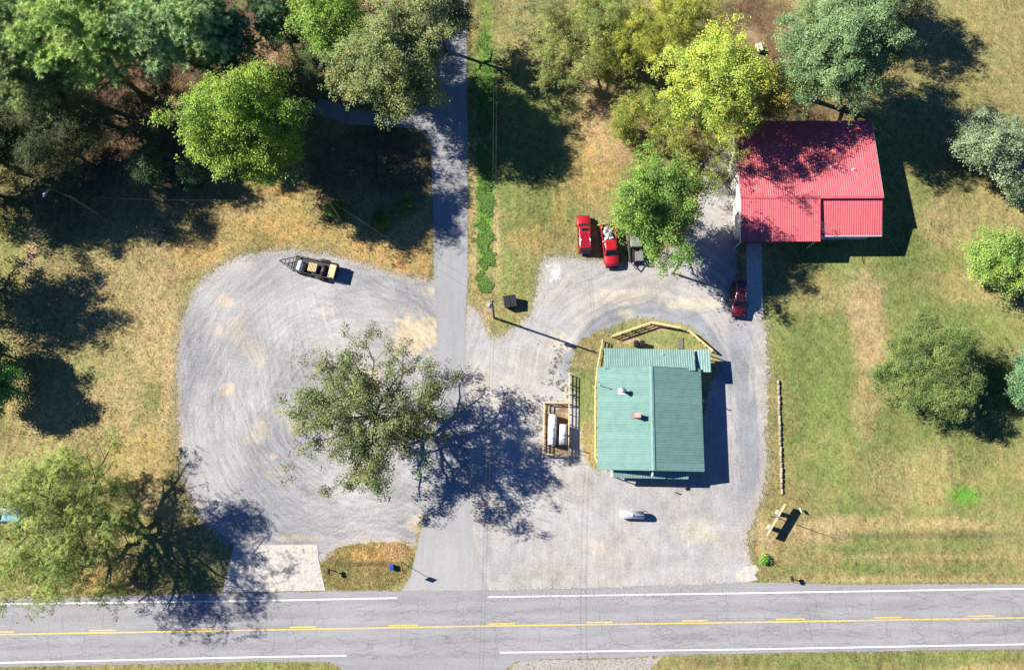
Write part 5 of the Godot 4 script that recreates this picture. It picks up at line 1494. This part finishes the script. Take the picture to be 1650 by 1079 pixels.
func suv(called: String, label: String, at: Vector3, turn: float, paint: Material, L: float, hw: float, H: float, rack: bool, sunroof: bool, group := "") -> Node3D:
	var t := thing(called, label, "car", at, turn, group)
	var f := L * 0.5
	var st := mb()
	loft(st, [section(f, hw - 0.3, 0.42, 0.78), section(f - 0.1, hw - 0.12, 0.32, 0.93), section(f - 0.5, hw - 0.03, 0.28, 1.0), section(f - 1.3, hw, 0.28, 1.06), section(0, hw, 0.28, 1.08), section(-f + 0.4, hw, 0.28, 1.08), section(-f + 0.1, hw - 0.05, 0.34, 1.05), section(-f, hw - 0.16, 0.45, 0.98)])
	obj("body", done(st), paint, t)
	cabin(t, paint, hw, 1.08, H, f - 1.25, f - 1.95, -f + 0.35, -f + 0.12)
	lights_and_trim(t, hw, f, -f)
	wheels(t, hw, [f - 0.95, -f + 1.05])
	var wp := mb()
	for s in [-1, 1]:
		beam(wp, Vector3(s * 0.1, 1.13, f - 1.2), Vector3(s * 0.55, 1.2, f - 1.33), 0.03, 0.02)
	obj("wiper", done(wp), mats.black, t)
	if sunroof:
		var sr := mb()
		box_at(sr, Vector3(0, H + 0.012, f - 2.4), Vector3(0.95, 0.03, 0.42))
		obj("sunroof", done(sr), mats.glass, t)
	if rack:
		for s in [-1, 1]:
			var r := mb()
			tube(r, [Vector3(s * (hw - 0.34), H - 0.02, f - 2.75), Vector3(s * (hw - 0.34), H + 0.07, f - 2.9), Vector3(s * (hw - 0.34), H + 0.07, -f + 0.62), Vector3(s * (hw - 0.34), H - 0.02, -f + 0.5)], [0.025, 0.025, 0.025, 0.025], 6)
			obj("roof_rail", done(r), mats.chrome, t)
		for k in 7:
			var r := mb()
			beam(r, Vector3(-hw + 0.36, H + 0.06, f - 3.0 - k * 0.32), Vector3(hw - 0.36, H + 0.06, f - 3.0 - k * 0.32), 0.05, 0.025)
			obj("rack_bar", done(r), paint, t)
		for k in 3:
			var r := mb()
			beam(r, Vector3(-0.3 + k * 0.3, H + 0.025, f - 2.8), Vector3(-0.3 + k * 0.3, H + 0.025, -f + 0.6), 0.04, 0.02)
			obj("roof_rib", done(r), paint, t)
	return t

func build_vehicles() -> void:
	var red := metal_paint(Color(0.36, 0.012, 0.020), 0.28)
	var maroon := metal_paint(Color(0.10, 0.006, 0.014), 0.28)
	# red SUV, nose to the north
	suv("parked_suv", "red SUV with a barred roof rack at the left end of the parked row", Vector3(9.92, 0.50, -31.96), yaw_of(Vector3(10.17, 0.0, -29.27), Vector3(10.03, 0.0, -34.86)), red, 5.3, 0.97, 1.86, true, true, "vehicles parked below the trees")
	var s2 := suv("parked_suv", "dark maroon SUV half in shade beside the concrete walk", Vector3(30.60, 0.50, -22.80), yaw_of(Vector3(31.13, 0.0, -25.72), Vector3(30.62, 0.0, -20.51)), maroon, 4.9, 0.95, 1.75, false, true, "vehicles parked below the trees")
	for s in [-1, 1]:
		var r := mb()
		tube(r, [Vector3(s * 0.62, 1.73, 0.5), Vector3(s * 0.62, 1.82, 0.4), Vector3(s * 0.62, 1.82, -1.7), Vector3(s * 0.62, 1.73, -1.8)], [0.025, 0.025, 0.025, 0.025], 6)
		obj("roof_rail", done(r), mats.chrome, s2)
	# red pickup, nose to the south, loaded bed
	var at := Vector3(13.39, 0.40, -30.30)
	at.y = 0.0
	var t := thing("pickup_truck", "red pickup truck with white junk loaded in its bed", "truck", at, yaw_of(Vector3(13.11, 0.0, -33.77), Vector3(13.70, 0.0, -27.31)), "vehicles parked below the trees")
	var f := 2.95
	var hw := 0.98
	var st := mb()
	loft(st, [section(f, hw - 0.28, 0.42, 0.82), section(f - 0.1, hw - 0.1, 0.34, 0.98), section(f - 0.5, hw - 0.02, 0.32, 1.05), section(f - 1.3, hw, 0.32, 1.1), section(f - 1.5, hw, 0.32, 1.12), section(-0.55, hw, 0.32, 1.12), section(-0.6, hw, 0.32, 1.12)])
	obj("body", done(st), red, t)
	cabin(t, red, hw, 1.12, 1.82, f - 1.35, f - 2.0, -0.45, -0.6)
	# bed: floor, two sides, tailgate
	var bd := mb()
	box_at(bd, Vector3(0, 0.62, -1.78), Vector3(hw * 2 - 0.12, 0.12, 2.3))
	obj("bed_floor", done(bd), mats.black, t)
	for s in [-1, 1]:
		var b := mb()
		box_at(b, Vector3(s * (hw - 0.05), 0.8, -1.8), Vector3(0.12, 0.66, 2.36))
		obj("bed_side", done(b), red, t)
	var tg := mb()
	box_at(tg, Vector3(0, 0.82, -f - 0.02), Vector3(hw * 2 - 0.24, 0.56, 0.08))
	obj("tailgate", done(tg), red, t)
	lights_and_trim(t, hw, f, -f)
	wheels(t, hw, [f - 1.0, -f + 1.15], 0.4)
	var j := 0
	var pile := [[-0.35, -0.95, 0.7, 0.5, 0.5, 0.2], [0.4, -0.95, 0.75, 0.6, 0.4, -0.1], [0.0, -1.5, 0.9, 0.55, 0.6, 0.5], [-0.5, -1.9, 0.6, 0.42, 0.7, -0.4], [0.45, -2.1, 0.66, 0.5, 0.5, 0.9], [-0.1, -2.5, 0.8, 0.36, 0.4, 0.2]]
	for q in pile:
		var o := thing("cargo_sack", ["white sack behind the cab in the red pickup's bed", "white bin right behind the cab in the red pickup's bed", "crumpled white bag in the middle of the red pickup's bed", "grey bundle at the left of the red pickup's bed", "pale bundle at the right of the red pickup's bed", "white bundle at the tailgate of the red pickup"][j], "sack", t.transform * Vector3(q[0], 0.69, q[1]), t.rotation.y + q[5], "load in the red pickup's bed")
		var b := mb()
		var rings := []
		for k in 5:
			var fk := k / 4.0
			var g: float = [0.85, 1.0, 1.0, 0.8, 0.3][k]
			rings.append(outline(q[3] * fk, q[2] * 0.5 * g, -q[4] * 0.5 * g, q[4] * 0.5 * g, 0.1 * g))
		loft(b, rings)
		obj("sack", done(b), mats.white if j != 3 else mats.concrete, o)
		j += 1
	var lad := thing("ladder", "metal ladder lying across the red pickup's loaded bed", "ladder", t.transform * Vector3(0.1, 1.32, -1.7), t.rotation.y + 0.25)
	for s in [-1, 1]:
		var b := mb()
		beam(b, Vector3(s * 0.2, 0, -1.5), Vector3(s * 0.2, 0, 1.1), 0.04, 0.08)
		obj("rail", done(b), mats.steel, lad)
	for k in 8:
		var b := mb()
		rod(b, Vector3(-0.2, 0, -1.35 + k * 0.32), Vector3(0.2, 0, -1.35 + k * 0.32), 0.018, 6)
		obj("rung", done(b), mats.steel, lad)
	# grey flatbed trailer under the tree
	var ft := thing("flatbed_trailer", "grey trailer with ribbed cover half under the spreading tree", "trailer", Vector3(16.95, 0.0, -30.07), yaw_of(Vector3(16.87, 0.0, -32.86), Vector3(16.94, 0.0, -27.49)), "vehicles parked below the trees")
	var fr := mb()
	box_at(fr, Vector3(0, 0.6, -0.2), Vector3(2.0, 0.12, 4.6))
	obj("deck", done(fr), mats.dark_metal, ft)
	for s in [-1, 1]:
		var b := mb()
		beam(b, Vector3(s * 1.02, 0.95, -2.5), Vector3(s * 1.02, 0.95, 2.1), 0.08, 0.08)
		for k in 5:
			beam(b, Vector3(s * 1.02, 0.62, -2.4 + k * 1.1), Vector3(s * 1.02, 0.95, -2.4 + k * 1.1), 0.06, 0.06)
		obj("side_rail", done(b), mats.steel, ft)
	var cv := mb()
	for k in 9:
		tube(cv, [Vector3(-0.66 + k * 0.165, 1.36, -1.9), Vector3(-0.66 + k * 0.165, 1.36, 0.1)], [0.09, 0.09], 8)
	box_at(cv, Vector3(0, 1.0, -0.9), Vector3(1.5, 0.66, 1.96))
	obj("ribbed_cover", done(cv), mat(Color(0.20, 0.205, 0.20), 0.6), ft)
	var tb := mb()
	box_at(tb, Vector3(0.35, 0.92, 1.4), Vector3(1.0, 0.5, 1.25))
	box_at(tb, Vector3(0.35, 1.18, 1.4), Vector3(1.06, 0.04, 1.31))
	obj("tool_box", done(tb), mat(Color(0.22, 0.22, 0.23), 0.5, 0.3), ft)
	var tn := mb()
	beam(tn, Vector3(-0.7, 0.5, 2.1), Vector3(0, 0.5, 3.1), 0.08, 0.1)
	beam(tn, Vector3(0.7, 0.5, 2.1), Vector3(0, 0.5, 3.1), 0.08, 0.1)
	rod(tn, Vector3(0, 0.0, 2.9), Vector3(0, 0.55, 2.9), 0.04)
	obj("drawbar", done(tn), mats.dark_metal, ft)
	wheels(ft, 1.15, [-0.75, 0.25], 0.34)
	# black smoker trailer in the lot
	var a := Vector3(-29.56, 0.0, -27.76)
	var b := Vector3(-23.79, 0.0, -26.52)
	var sm := thing("smoker_trailer", "black open trailer with pointed tongue and cooking gear on the gravel lot", "trailer", (a + b) * 0.5, yaw_of(b, a))
	var Lh := a.distance_to(b) * 0.5
	var bw := 1.08
	var d := mb()
	box_at(d, Vector3(0, 0.55, 0), Vector3(bw * 2, 0.1, Lh * 2))
	obj("deck", done(d), mats.dark_metal, sm)
	for s in [-1, 1]:
		var r := mb()
		beam(r, Vector3(s * bw, 1.0, -Lh), Vector3(s * bw, 1.0, Lh), 0.1, 0.1)
		for k in 5:
			beam(r, Vector3(s * bw, 0.6, -Lh + 0.1 + k * (Lh * 2 - 0.2) / 4.0), Vector3(s * bw, 0.96, -Lh + 0.1 + k * (Lh * 2 - 0.2) / 4.0), 0.07, 0.07)
		obj("side_rail", done(r), mats.black, sm)
		var fd := mb()
		tube(fd, [Vector3(s * (bw + 0.2), 0.55, -1.7), Vector3(s * (bw + 0.2), 0.85, -1.35), Vector3(s * (bw + 0.2), 0.85, -0.55), Vector3(s * (bw + 0.2), 0.55, -0.2)], [0.13, 0.13, 0.13, 0.13], 6)
		obj("fender", done(fd), mats.black, sm)
	wheels(sm, bw + 0.3, [-1.25, -0.65], 0.32)
	var tgx := mb()
	for s in [-1, 1]:
		beam(tgx, Vector3(s * bw, 0.58, Lh), Vector3(0, 0.58, Lh + 2.3), 0.1, 0.12)
	for k in 3:
		var fz := 0.45 + k * 0.5
		var hx := bw * (1.0 - fz / 2.3)
		beam(tgx, Vector3(-hx, 0.6, Lh + fz), Vector3(hx, 0.6, Lh + fz), 0.07, 0.07)
	rod(tgx, Vector3(0, 0.0, Lh + 2.1), Vector3(0, 0.75, Lh + 2.1), 0.05)
	obj("tongue", done(tgx), mats.black, sm)
	var ms := mb()
	flat(ms)
	var mgap := 0.14
	for k in 14:
		var fz := k * mgap
		var hx := bw * (1.0 - fz / 2.3) - 0.05
		beam(ms, Vector3(-hx, 0.57, Lh + fz), Vector3(hx, 0.57, Lh + fz), 0.03, 0.02)
	obj("tongue_grating", done(ms), mats.steel, sm)
	var bk := mb()
	box_at(bk, Vector3(0, 0.98, -Lh + 0.06), Vector3(bw * 2 - 0.1, 0.8, 0.07))
	obj("tail_board", done(bk), mats.black, sm)
	var fb := mb()
	box_at(fb, Vector3(0, 1.0, Lh - 0.06), Vector3(bw * 2 - 0.12, 0.12, 0.1))
	obj("front_rail", done(fb), mats.black, sm)
	var X := sm.transform
	var yw: float = sm.rotation.y
	var gr := thing("steel_grill", "silver grill box at the trailer's front beside the wooden crate", "grill", X * Vector3(0.25, 0.6, Lh - 0.95), yw)
	var g1 := mb()
	box_at(g1, Vector3(0, 0.3, 0), Vector3(1.3, 0.6, 1.0))
	obj("firebox", done(g1), mats.steel, gr)
	var g2 := mb()
	tube(g2, [Vector3(-0.62, 0.6, 0), Vector3(-0.6, 0.62, 0), Vector3(0.6, 0.62, 0), Vector3(0.62, 0.6, 0)], [0.2, 0.36, 0.36, 0.2], 14)
	obj("lid", done(g2), mats.white, gr)
	var cr := thing("wooden_crate", "slatted yellow wooden crate in the middle of the black trailer", "crate", X * Vector3(0.12, 0.6, 0.35), yw)
	for k in 6:
		var q := mb()
		box_at(q, Vector3(0, 0.62, -0.5 + k * 0.2), Vector3(1.15, 0.03, 0.13))
		obj("slat", done(q), mats.wood, cr)
	for s in [-1, 1]:
		var q := mb()
		box_at(q, Vector3(s * 0.55, 0.3, 0), Vector3(0.04, 0.6, 1.14))
		obj("side_board", done(q), mats.wood, cr)
		var q2 := mb()
		box_at(q2, Vector3(0, 0.3, s * 0.55), Vector3(1.06, 0.6, 0.04))
		obj("end_board", done(q2), mats.wood, cr)
	var ply := thing("plywood_board", "pale plywood board lying at the black trailer's tail end", "board", X * Vector3(0.05, 1.06, -Lh + 0.62), yw)
	var pq := mb()
	box_at(pq, Vector3(0, 0.02, 0), Vector3(1.8, 0.04, 0.86))
	obj("board", done(pq), mats.wood, ply)
	var bl := thing("black_barrel", "black barrel smoker lying in the trailer next to the plywood", "barrel", X * Vector3(0.2, 0.6, -Lh + 1.75), yw)
	var bq := mb()
	tube(bq, [Vector3(-0.75, 0.36, 0), Vector3(-0.72, 0.36, 0), Vector3(0.72, 0.36, 0), Vector3(0.75, 0.36, 0)], [0.28, 0.36, 0.36, 0.28], 16)
	obj("drum", done(bq), mats.black, bl)
	var bh := mb()
	rod(bh, Vector3(0.4, 0.66, 0.1), Vector3(0.4, 1.15, 0.1), 0.08, 10)
	obj("stack", done(bh), mats.dark_metal, bl)
	# blue car mostly under the locust tree at the left edge
	suv("parked_car", "light blue car peeking from under the feathery tree at left edge", Vector3(-63.77, 0.50, 5.39), yaw_of(Vector3(-60.61, 0.0, 5.65), Vector3(-65.40, 0.0, 5.42)), metal_paint(Color(0.16, 0.36, 0.55), 0.3), 4.6, 0.9, 1.5, false, false)

# ------------------------------------------------------------------ tanks, signs, bins and other small things
func propane_tank(label: String, at: Vector3, turn: float, L: float, r: float, m: Material, group: String) -> Node3D:
	var t := thing("propane_tank", label, "tank", at, turn, group)
	var cy := r + 0.35
	var pts := []
	var rad := []
	for k in 7:
		var a := PI / 2 * k / 6.0
		pts.append(Vector3(0, cy, -L * 0.5 + r * 0.8 * (1.0 - sin(a))))
		rad.append(maxf(0.03, r * sqrt(maxf(0.0, 1.0 - pow(1.0 - sin(a), 2.0)))))
	for k in 7:
		var a := PI / 2 * (6 - k) / 6.0
		pts.append(Vector3(0, cy, L * 0.5 - r * 0.8 * (1.0 - sin(a))))
		rad.append(maxf(0.03, r * sqrt(maxf(0.0, 1.0 - pow(1.0 - sin(a), 2.0)))))
	var st := mb()
	tube(st, pts, rad, 24)
	obj("shell", done(st), m, t)
	for s in [-1, 1]:
		var l := mb()
		box_at(l, Vector3(0, 0.25, s * L * 0.28), Vector3(r * 1.3, 0.5, 0.16))
		obj("saddle", done(l), mats.concrete, t)
	var v := mb()
	tube(v, [Vector3(0, cy + r - 0.05, 0), Vector3(0, cy + r + 0.08, 0), Vector3(0, cy + r + 0.16, 0)], [0.2, 0.2, 0.08], 12)
	obj("valve_dome", done(v), mats.white, t)
	return t

func build_small_things() -> void:
	propane_tank("longer white propane tank, left of the two inside the rail pen", Vector3(5.22, 0.90, -5.30), yaw_of(Vector3(5.17, 0.0, -3.43), Vector3(5.38, 0.0, -7.30)), 3.9, 0.54, mats.white, "propane tanks in the pen")
	propane_tank("shorter white propane tank, right of the two inside the rail pen", Vector3(6.62, 0.90, -4.67), yaw_of(Vector3(6.63, 0.0, -3.43), Vector3(6.75, 0.0, -6.00)), 2.6, 0.5, mats.white, "propane tanks in the pen")
	var wt := propane_tank("silver-white tank lying crosswise on gravel before the green-roofed building", Vector3(15.16, 0.80, 5.37), yaw_of(Vector3(13.87, 0.0, 5.34), Vector3(16.80, 0.0, 5.42)), 3.0, 0.48, mat(Color(0.50, 0.53, 0.58), 0.3, 0.4), "")
	var hs := mb()
	tube(hs, [Vector3(0.3, 0.02, 1.5), Vector3(0.5, 0.03, 1.9), Vector3(0.2, 0.03, 2.3)], [0.025, 0.025, 0.025], 6)
	obj("hose", done(hs), mats.black, wt)
	for t in get_children():
		if t.name.begins_with("propane_tank") or t.name.begins_with("parked_"):
			t.position.y = 0.0
	# wooden board sign on two posts
	var p0 := Vector3(34.34, 1.85, 4.02)
	var p1 := Vector3(31.76, 1.85, 7.81)
	var c := (p0 + p1) * 0.5
	c.y = 0.0
	var s := thing("board_sign", "weathered wooden board sign on two posts by the gravel drive", "sign", c, yaw_of(p1, p0))
	var half := Vector2(p0.x - p1.x, p0.z - p1.z).length() * 0.5
	for k in 3:
		var b := mb()
		box_at(b, Vector3(0, 1.31 + k * 0.21, 0), Vector3(0.09, 0.2, half * 2))
		obj("board", done(b), mats.old_wood, s)
	var cp := mb()
	box_at(cp, Vector3(0, 1.86, 0), Vector3(0.2, 0.07, half * 2 + 0.06))
	obj("cap", done(cp), mats.wood, s)
	for e in [-1, 1]:
		var b := mb()
		box_at(b, Vector3(-0.2, 0.64, e * half * 0.47), Vector3(0.28, 1.28, 0.55))
		obj("pillar", done(b), mats.concrete, s)
	var pl := thing("small_sign", "small white roadside sign on the grass right of the board sign", "sign", Vector3(36.59, 0.0, 4.80), 0.4)
	var b0 := mb()
	box_at(b0, Vector3(0, 0.3, 0), Vector3(0.06, 0.6, 0.06))
	obj("stake", done(b0), mats.steel, pl)
	var b1 := mb()
	box_at(b1, Vector3(0, 0.75, 0), Vector3(0.05, 0.36, 0.6))
	obj("plate", done(b1), mats.white, pl)
	# mailboxes
	mailbox("black mailbox on a post beside the main road's right verge", Vector3(34.75, 0.0, 13.04), 0.2)
	var mbx := mailbox("dark mailbox on a post at the left end of the grass island", Vector3(-22.80, 0.0, 12.15), 0.0)
	# street sign at the junction, blade and cup on the island
	var ss := thing("street_sign", "dark round road sign on a leaning pole at the island's right end", "sign", Vector3(-14.01, 0.0, 11.18), 0.0)
	var sp := mb()
	rod(sp, Vector3.ZERO, Vector3(0.7, 2.3, 1.0), 0.035)
	obj("pole", done(sp), mats.dark_metal, ss)
	var sd := mb()
	box(sd, Transform3D(Basis(Vector3.UP, 0.5), Vector3(0.72, 2.2, 1.05)), Vector3(0.7, 0.7, 0.04))
	obj("plate", done(sd), mats.black, ss)
	var bn := thing("blue_bin", "small blue bin in the dry grass of the island", "bin", Vector3(-15.08, 0.0, 11.78), 0.1)
	var bb := mb()
	loft(bb, [outline(0.0, 0.22, -0.26, 0.26, 0.06), outline(0.5, 0.27, -0.31, 0.31, 0.06), outline(0.54, 0.3, -0.34, 0.34, 0.06), outline(0.58, 0.22, -0.26, 0.26, 0.06)])
	obj("tub", done(bb), mat(Color(0.02, 0.05, 0.28), 0.4), bn)
	# black dumpster on the lawn
	var du := thing("dumpster", "black waste container with ribbed lid on the grass by the pole", "dumpster", Vector3(-0.25, 0.0, -22.41), 0.15)
	var d0 := mb()
	loft(d0, [outline(0.08, 0.72, -0.62, 0.62, 0.05), outline(0.9, 0.86, -0.78, 0.78, 0.05), outline(0.98, 0.86, -0.78, 0.78, 0.05)])
	obj("tub", done(d0), mats.black, du)
	var lid := mb()
	for k in 2:
		box(lid, Transform3D(Basis(Vector3.RIGHT, 0.14), Vector3(-0.43 + k * 0.86, 1.1, 0)), Vector3(0.82, 0.04, 1.6))
	obj("lid", done(lid), mat(Color(0.035, 0.036, 0.04), 0.35), du)
	for k in 8:
		var r := mb()
		box(r, Transform3D(Basis(Vector3.RIGHT, 0.14), Vector3(-0.74 + k * 0.21, 1.135, 0)), Vector3(0.05, 0.04, 1.5))
		obj("lid_rib", done(r), mat(Color(0.06, 0.062, 0.066), 0.35), du)
	for x in [-0.6, 0.6]:
		for z in [-0.5, 0.5]:
			var w := mb()
			rod(w, Vector3(x - 0.03, 0.06, z), Vector3(x + 0.03, 0.06, z), 0.065, 10)
			obj("caster", done(w), mats.tyre, du)
	# row of edging stones along the drive
	var e0 := Vector3(35.33, 0.0, -11.90)
	var e1 := Vector3(34.68, 0.0, 2.87)
	var border := thing("stone_border", "row of pale split stones laid along the drive's right edge", "edging", e0)
	var stones := [mottled([Color(0.22, 0.18, 0.14), Color(0.38, 0.33, 0.27)], 1.0, 0.9, 71), mottled([Color(0.17, 0.14, 0.11), Color(0.30, 0.26, 0.21)], 1.0, 0.9, 72)]
	var shapes := []
	for v in 4:
		var st := mb()
		var o0 := []
		for ring in 4:
			var q := outline([0.0, 0.16, 0.26, 0.3][ring], [0.2, 0.21, 0.17, 0.1][ring], -[0.32, 0.33, 0.29, 0.18][ring], [0.32, 0.33, 0.28, 0.17][ring], 0.07)
			for k in q.size():
				q[k] += Vector3(rng.randf_range(-1, 1), 0, rng.randf_range(-1, 1)) * 0.03
			o0.append(q)
		loft(st, o0)
		shapes.append(done(st).commit())
	var count := 22
	for k in count:
		var o := put("stone", shapes[k % 4], stones[rng.randi() % 2], border)
		o.position = e0.lerp(e1, (k + 0.5) / count) - e0 + Vector3(rng.randf_range(-0.04, 0.04), 0, 0)
		o.rotation.y = yaw_of(e0, e1) + rng.randf_range(-0.12, 0.12)
		o.scale = Vector3(0.62, rng.randf_range(0.8, 1.15), rng.randf_range(0.92, 1.02))
	# things behind the green building
	var k0 := 0
	for q in [[1024, 557], [1032, 556]]:
		var bin := thing("waste_bin", ["black wheeled bin at the building's back wall, left of two", "black wheeled bin at the building's back wall, right of two"][k0], "bin", Vector3(16.56, 0.0, -16.67) if k0 == 0 else Vector3(17.31, 0.0, -16.67), 0.1)
		var st := mb()
		loft(st, [outline(0.05, 0.24, -0.28, 0.28, 0.05), outline(0.95, 0.3, -0.36, 0.36, 0.06), outline(1.0, 0.32, -0.38, 0.38, 0.06), outline(1.06, 0.26, -0.3, 0.3, 0.06)])
		obj("tub", done(st), mats.black, bin)
		k0 += 1
	var mat0 := thing("plank_ramp", "dark plank ramp on the grass behind the building's right half", "ramp", Vector3(22.56, 0.0, -16.84))  # a ramp of dark planks lying on the grass
	for k in 4:
		var st := mb()
		box_at(st, Vector3(-0.3 + k * 0.2, 0.09, 0), Vector3(0.18, 0.06, 1.5))
		obj("plank", done(st), mats.old_wood, mat0)
	# white hand mower next to the maroon SUV
	var mo := thing("push_mower", "white and black push mower left of the maroon SUV", "mower", Vector3(28.75, 0.0, -22.84), yaw_of(Vector3(28.75, 0.0, -22.84), Vector3(29.74, 0.0, -22.49)))
	var deck := mb()
	loft(deck, [outline(0.1, 0.28, -0.34, 0.34, 0.12), outline(0.28, 0.3, -0.36, 0.36, 0.12), outline(0.34, 0.22, -0.26, 0.26, 0.1)])
	obj("deck", done(deck), mats.white, mo)
	var eng := mb()
	rod(eng, Vector3(0, 0.3, 0), Vector3(0, 0.55, 0), 0.16, 14)
	obj("engine", done(eng), mats.black, mo)
	var hd := mb()
	for e in [-1, 1]:
		rod(hd, Vector3(e * 0.22, 0.3, 0.3), Vector3(e * 0.22, 1.0, 1.25), 0.016, 6)
	rod(hd, Vector3(-0.22, 1.0, 1.25), Vector3(0.22, 1.0, 1.25), 0.016, 6)
	obj("handle", done(hd), mats.black, mo)
	for x in [-0.32, 0.32]:
		for z in [-0.28, 0.28]:
			var w := mb()
			rod(w, Vector3(x - 0.03, 0.11, z), Vector3(x + 0.03, 0.11, z), 0.11, 12)
			obj("wheel", done(w), mats.tyre, mo)
	# low dark posts by the building
	var kk := 0
	for q in [Vector3(20.98, 0.0, 2.64), Vector3(9.28, 0.0, -2.56), Vector3(28.02, 0.0, -8.11)]:
		var po := thing("low_post", ["short dark post on gravel before the porch", "short dark post on grass between tank pen and building", "short dark post on the drive east of the building"][kk], "post", q)
		var st := mb()
		tube(st, [Vector3(0, -0.03, 0), Vector3(0, 0.5, 0), Vector3(0, 0.56, 0)], [0.07, 0.065, 0.03], 8)
		obj("shaft", done(st), mats.dark_metal, po)
		var cpz := mb()
		box_at(cpz, Vector3(0, 0.45, 0), Vector3(0.22, 0.18, 0.1))
		obj("plate", done(cpz), mats.dark_metal, po)
		kk += 1
	# pale box left among the trees behind the red house, and a shed at the left edge
	var cb := thing("cool_box", "small pale blue box on leaf litter behind the red house", "box", Vector3(36.14, 0.0, -60.64), 0.2)
	var cs := mb()
	loft(cs, [outline(0.0, 0.38, -0.55, 0.55, 0.06), outline(0.6, 0.42, -0.6, 0.6, 0.06)])
	obj("tub", done(cs), mat(Color(0.30, 0.40, 0.52), 0.5), cb)
	var cl := mb()
	loft(cl, [outline(0.6, 0.45, -0.63, 0.63, 0.06), outline(0.68, 0.45, -0.63, 0.63, 0.06), outline(0.72, 0.38, -0.55, 0.55, 0.06)])
	obj("lid", done(cl), mats.white, cb)
	var sh := thing("garden_shed", "small shed with pale blue roof cut by the left edge", "shed", Vector3(-75.01, 0.0, -52.66), 0.1)
	var sw := mb()
	box_at(sw, Vector3(0, 1.0, 0), Vector3(3.0, 2.0, 2.2))
	obj("wall", done(sw), mats.wall, sh)
	for e in [-1, 1]:
		var rf := mb()
		box(rf, Transform3D(Basis(Vector3.RIGHT, e * 0.32), Vector3(0, 2.2, e * 0.62)), Vector3(3.3, 0.05, 1.4))
		obj("roof_panel", done(rf), mat(Color(0.32, 0.42, 0.52), 0.5), sh)
	door_part(sh, Vector3(0.6, 0.0, 1.11), 0.0, mats.white)
	# branch pile under the locust
	var bp := thing("branch_pile", "pile of pale cut branches under the feathery tree", "branches", Vector3(-59.63, 0.0, 7.02))
	for k in 16:
		var st := mb()
		var a := rng.randf_range(-0.5, 0.5)
		var v := Vector3(cos(a), 0, sin(a))
		var o := Vector3(rng.randf_range(-0.8, 0.8), 0.1 + 0.05 * k, rng.randf_range(-0.9, 0.9))
		var l := rng.randf_range(1.2, 2.4)
		tube(st, [o - v * l, o + Vector3(0, rng.randf_range(-0.08, 0.1), rng.randf_range(-0.2, 0.2)), o + v * l], [0.05, 0.045, 0.02], 5)
		obj("branch", done(st), stones[1], bp)

func mailbox(label: String, at: Vector3, turn: float) -> Node3D:
	var t := thing("mailbox", label, "mailbox", at, turn)
	var p := mb()
	box_at(p, Vector3(0, 0.5, 0), Vector3(0.1, 1.06, 0.1))
	obj("post", done(p), mats.old_wood, t)
	var b := mb()
	tube(b, [Vector3(0, 1.2, -0.3), Vector3(0, 1.2, 0.3)], [0.15, 0.15], 14)
	box_at(b, Vector3(0, 1.13, 0), Vector3(0.3, 0.16, 0.6))
	obj("box", done(b), mats.black, t)
	var f := mb()
	box_at(f, Vector3(0.17, 1.3, 0.1), Vector3(0.02, 0.18, 0.07))
	obj("flag", done(f), mat(Color(0.5, 0.03, 0.02), 0.5), t)
	return t
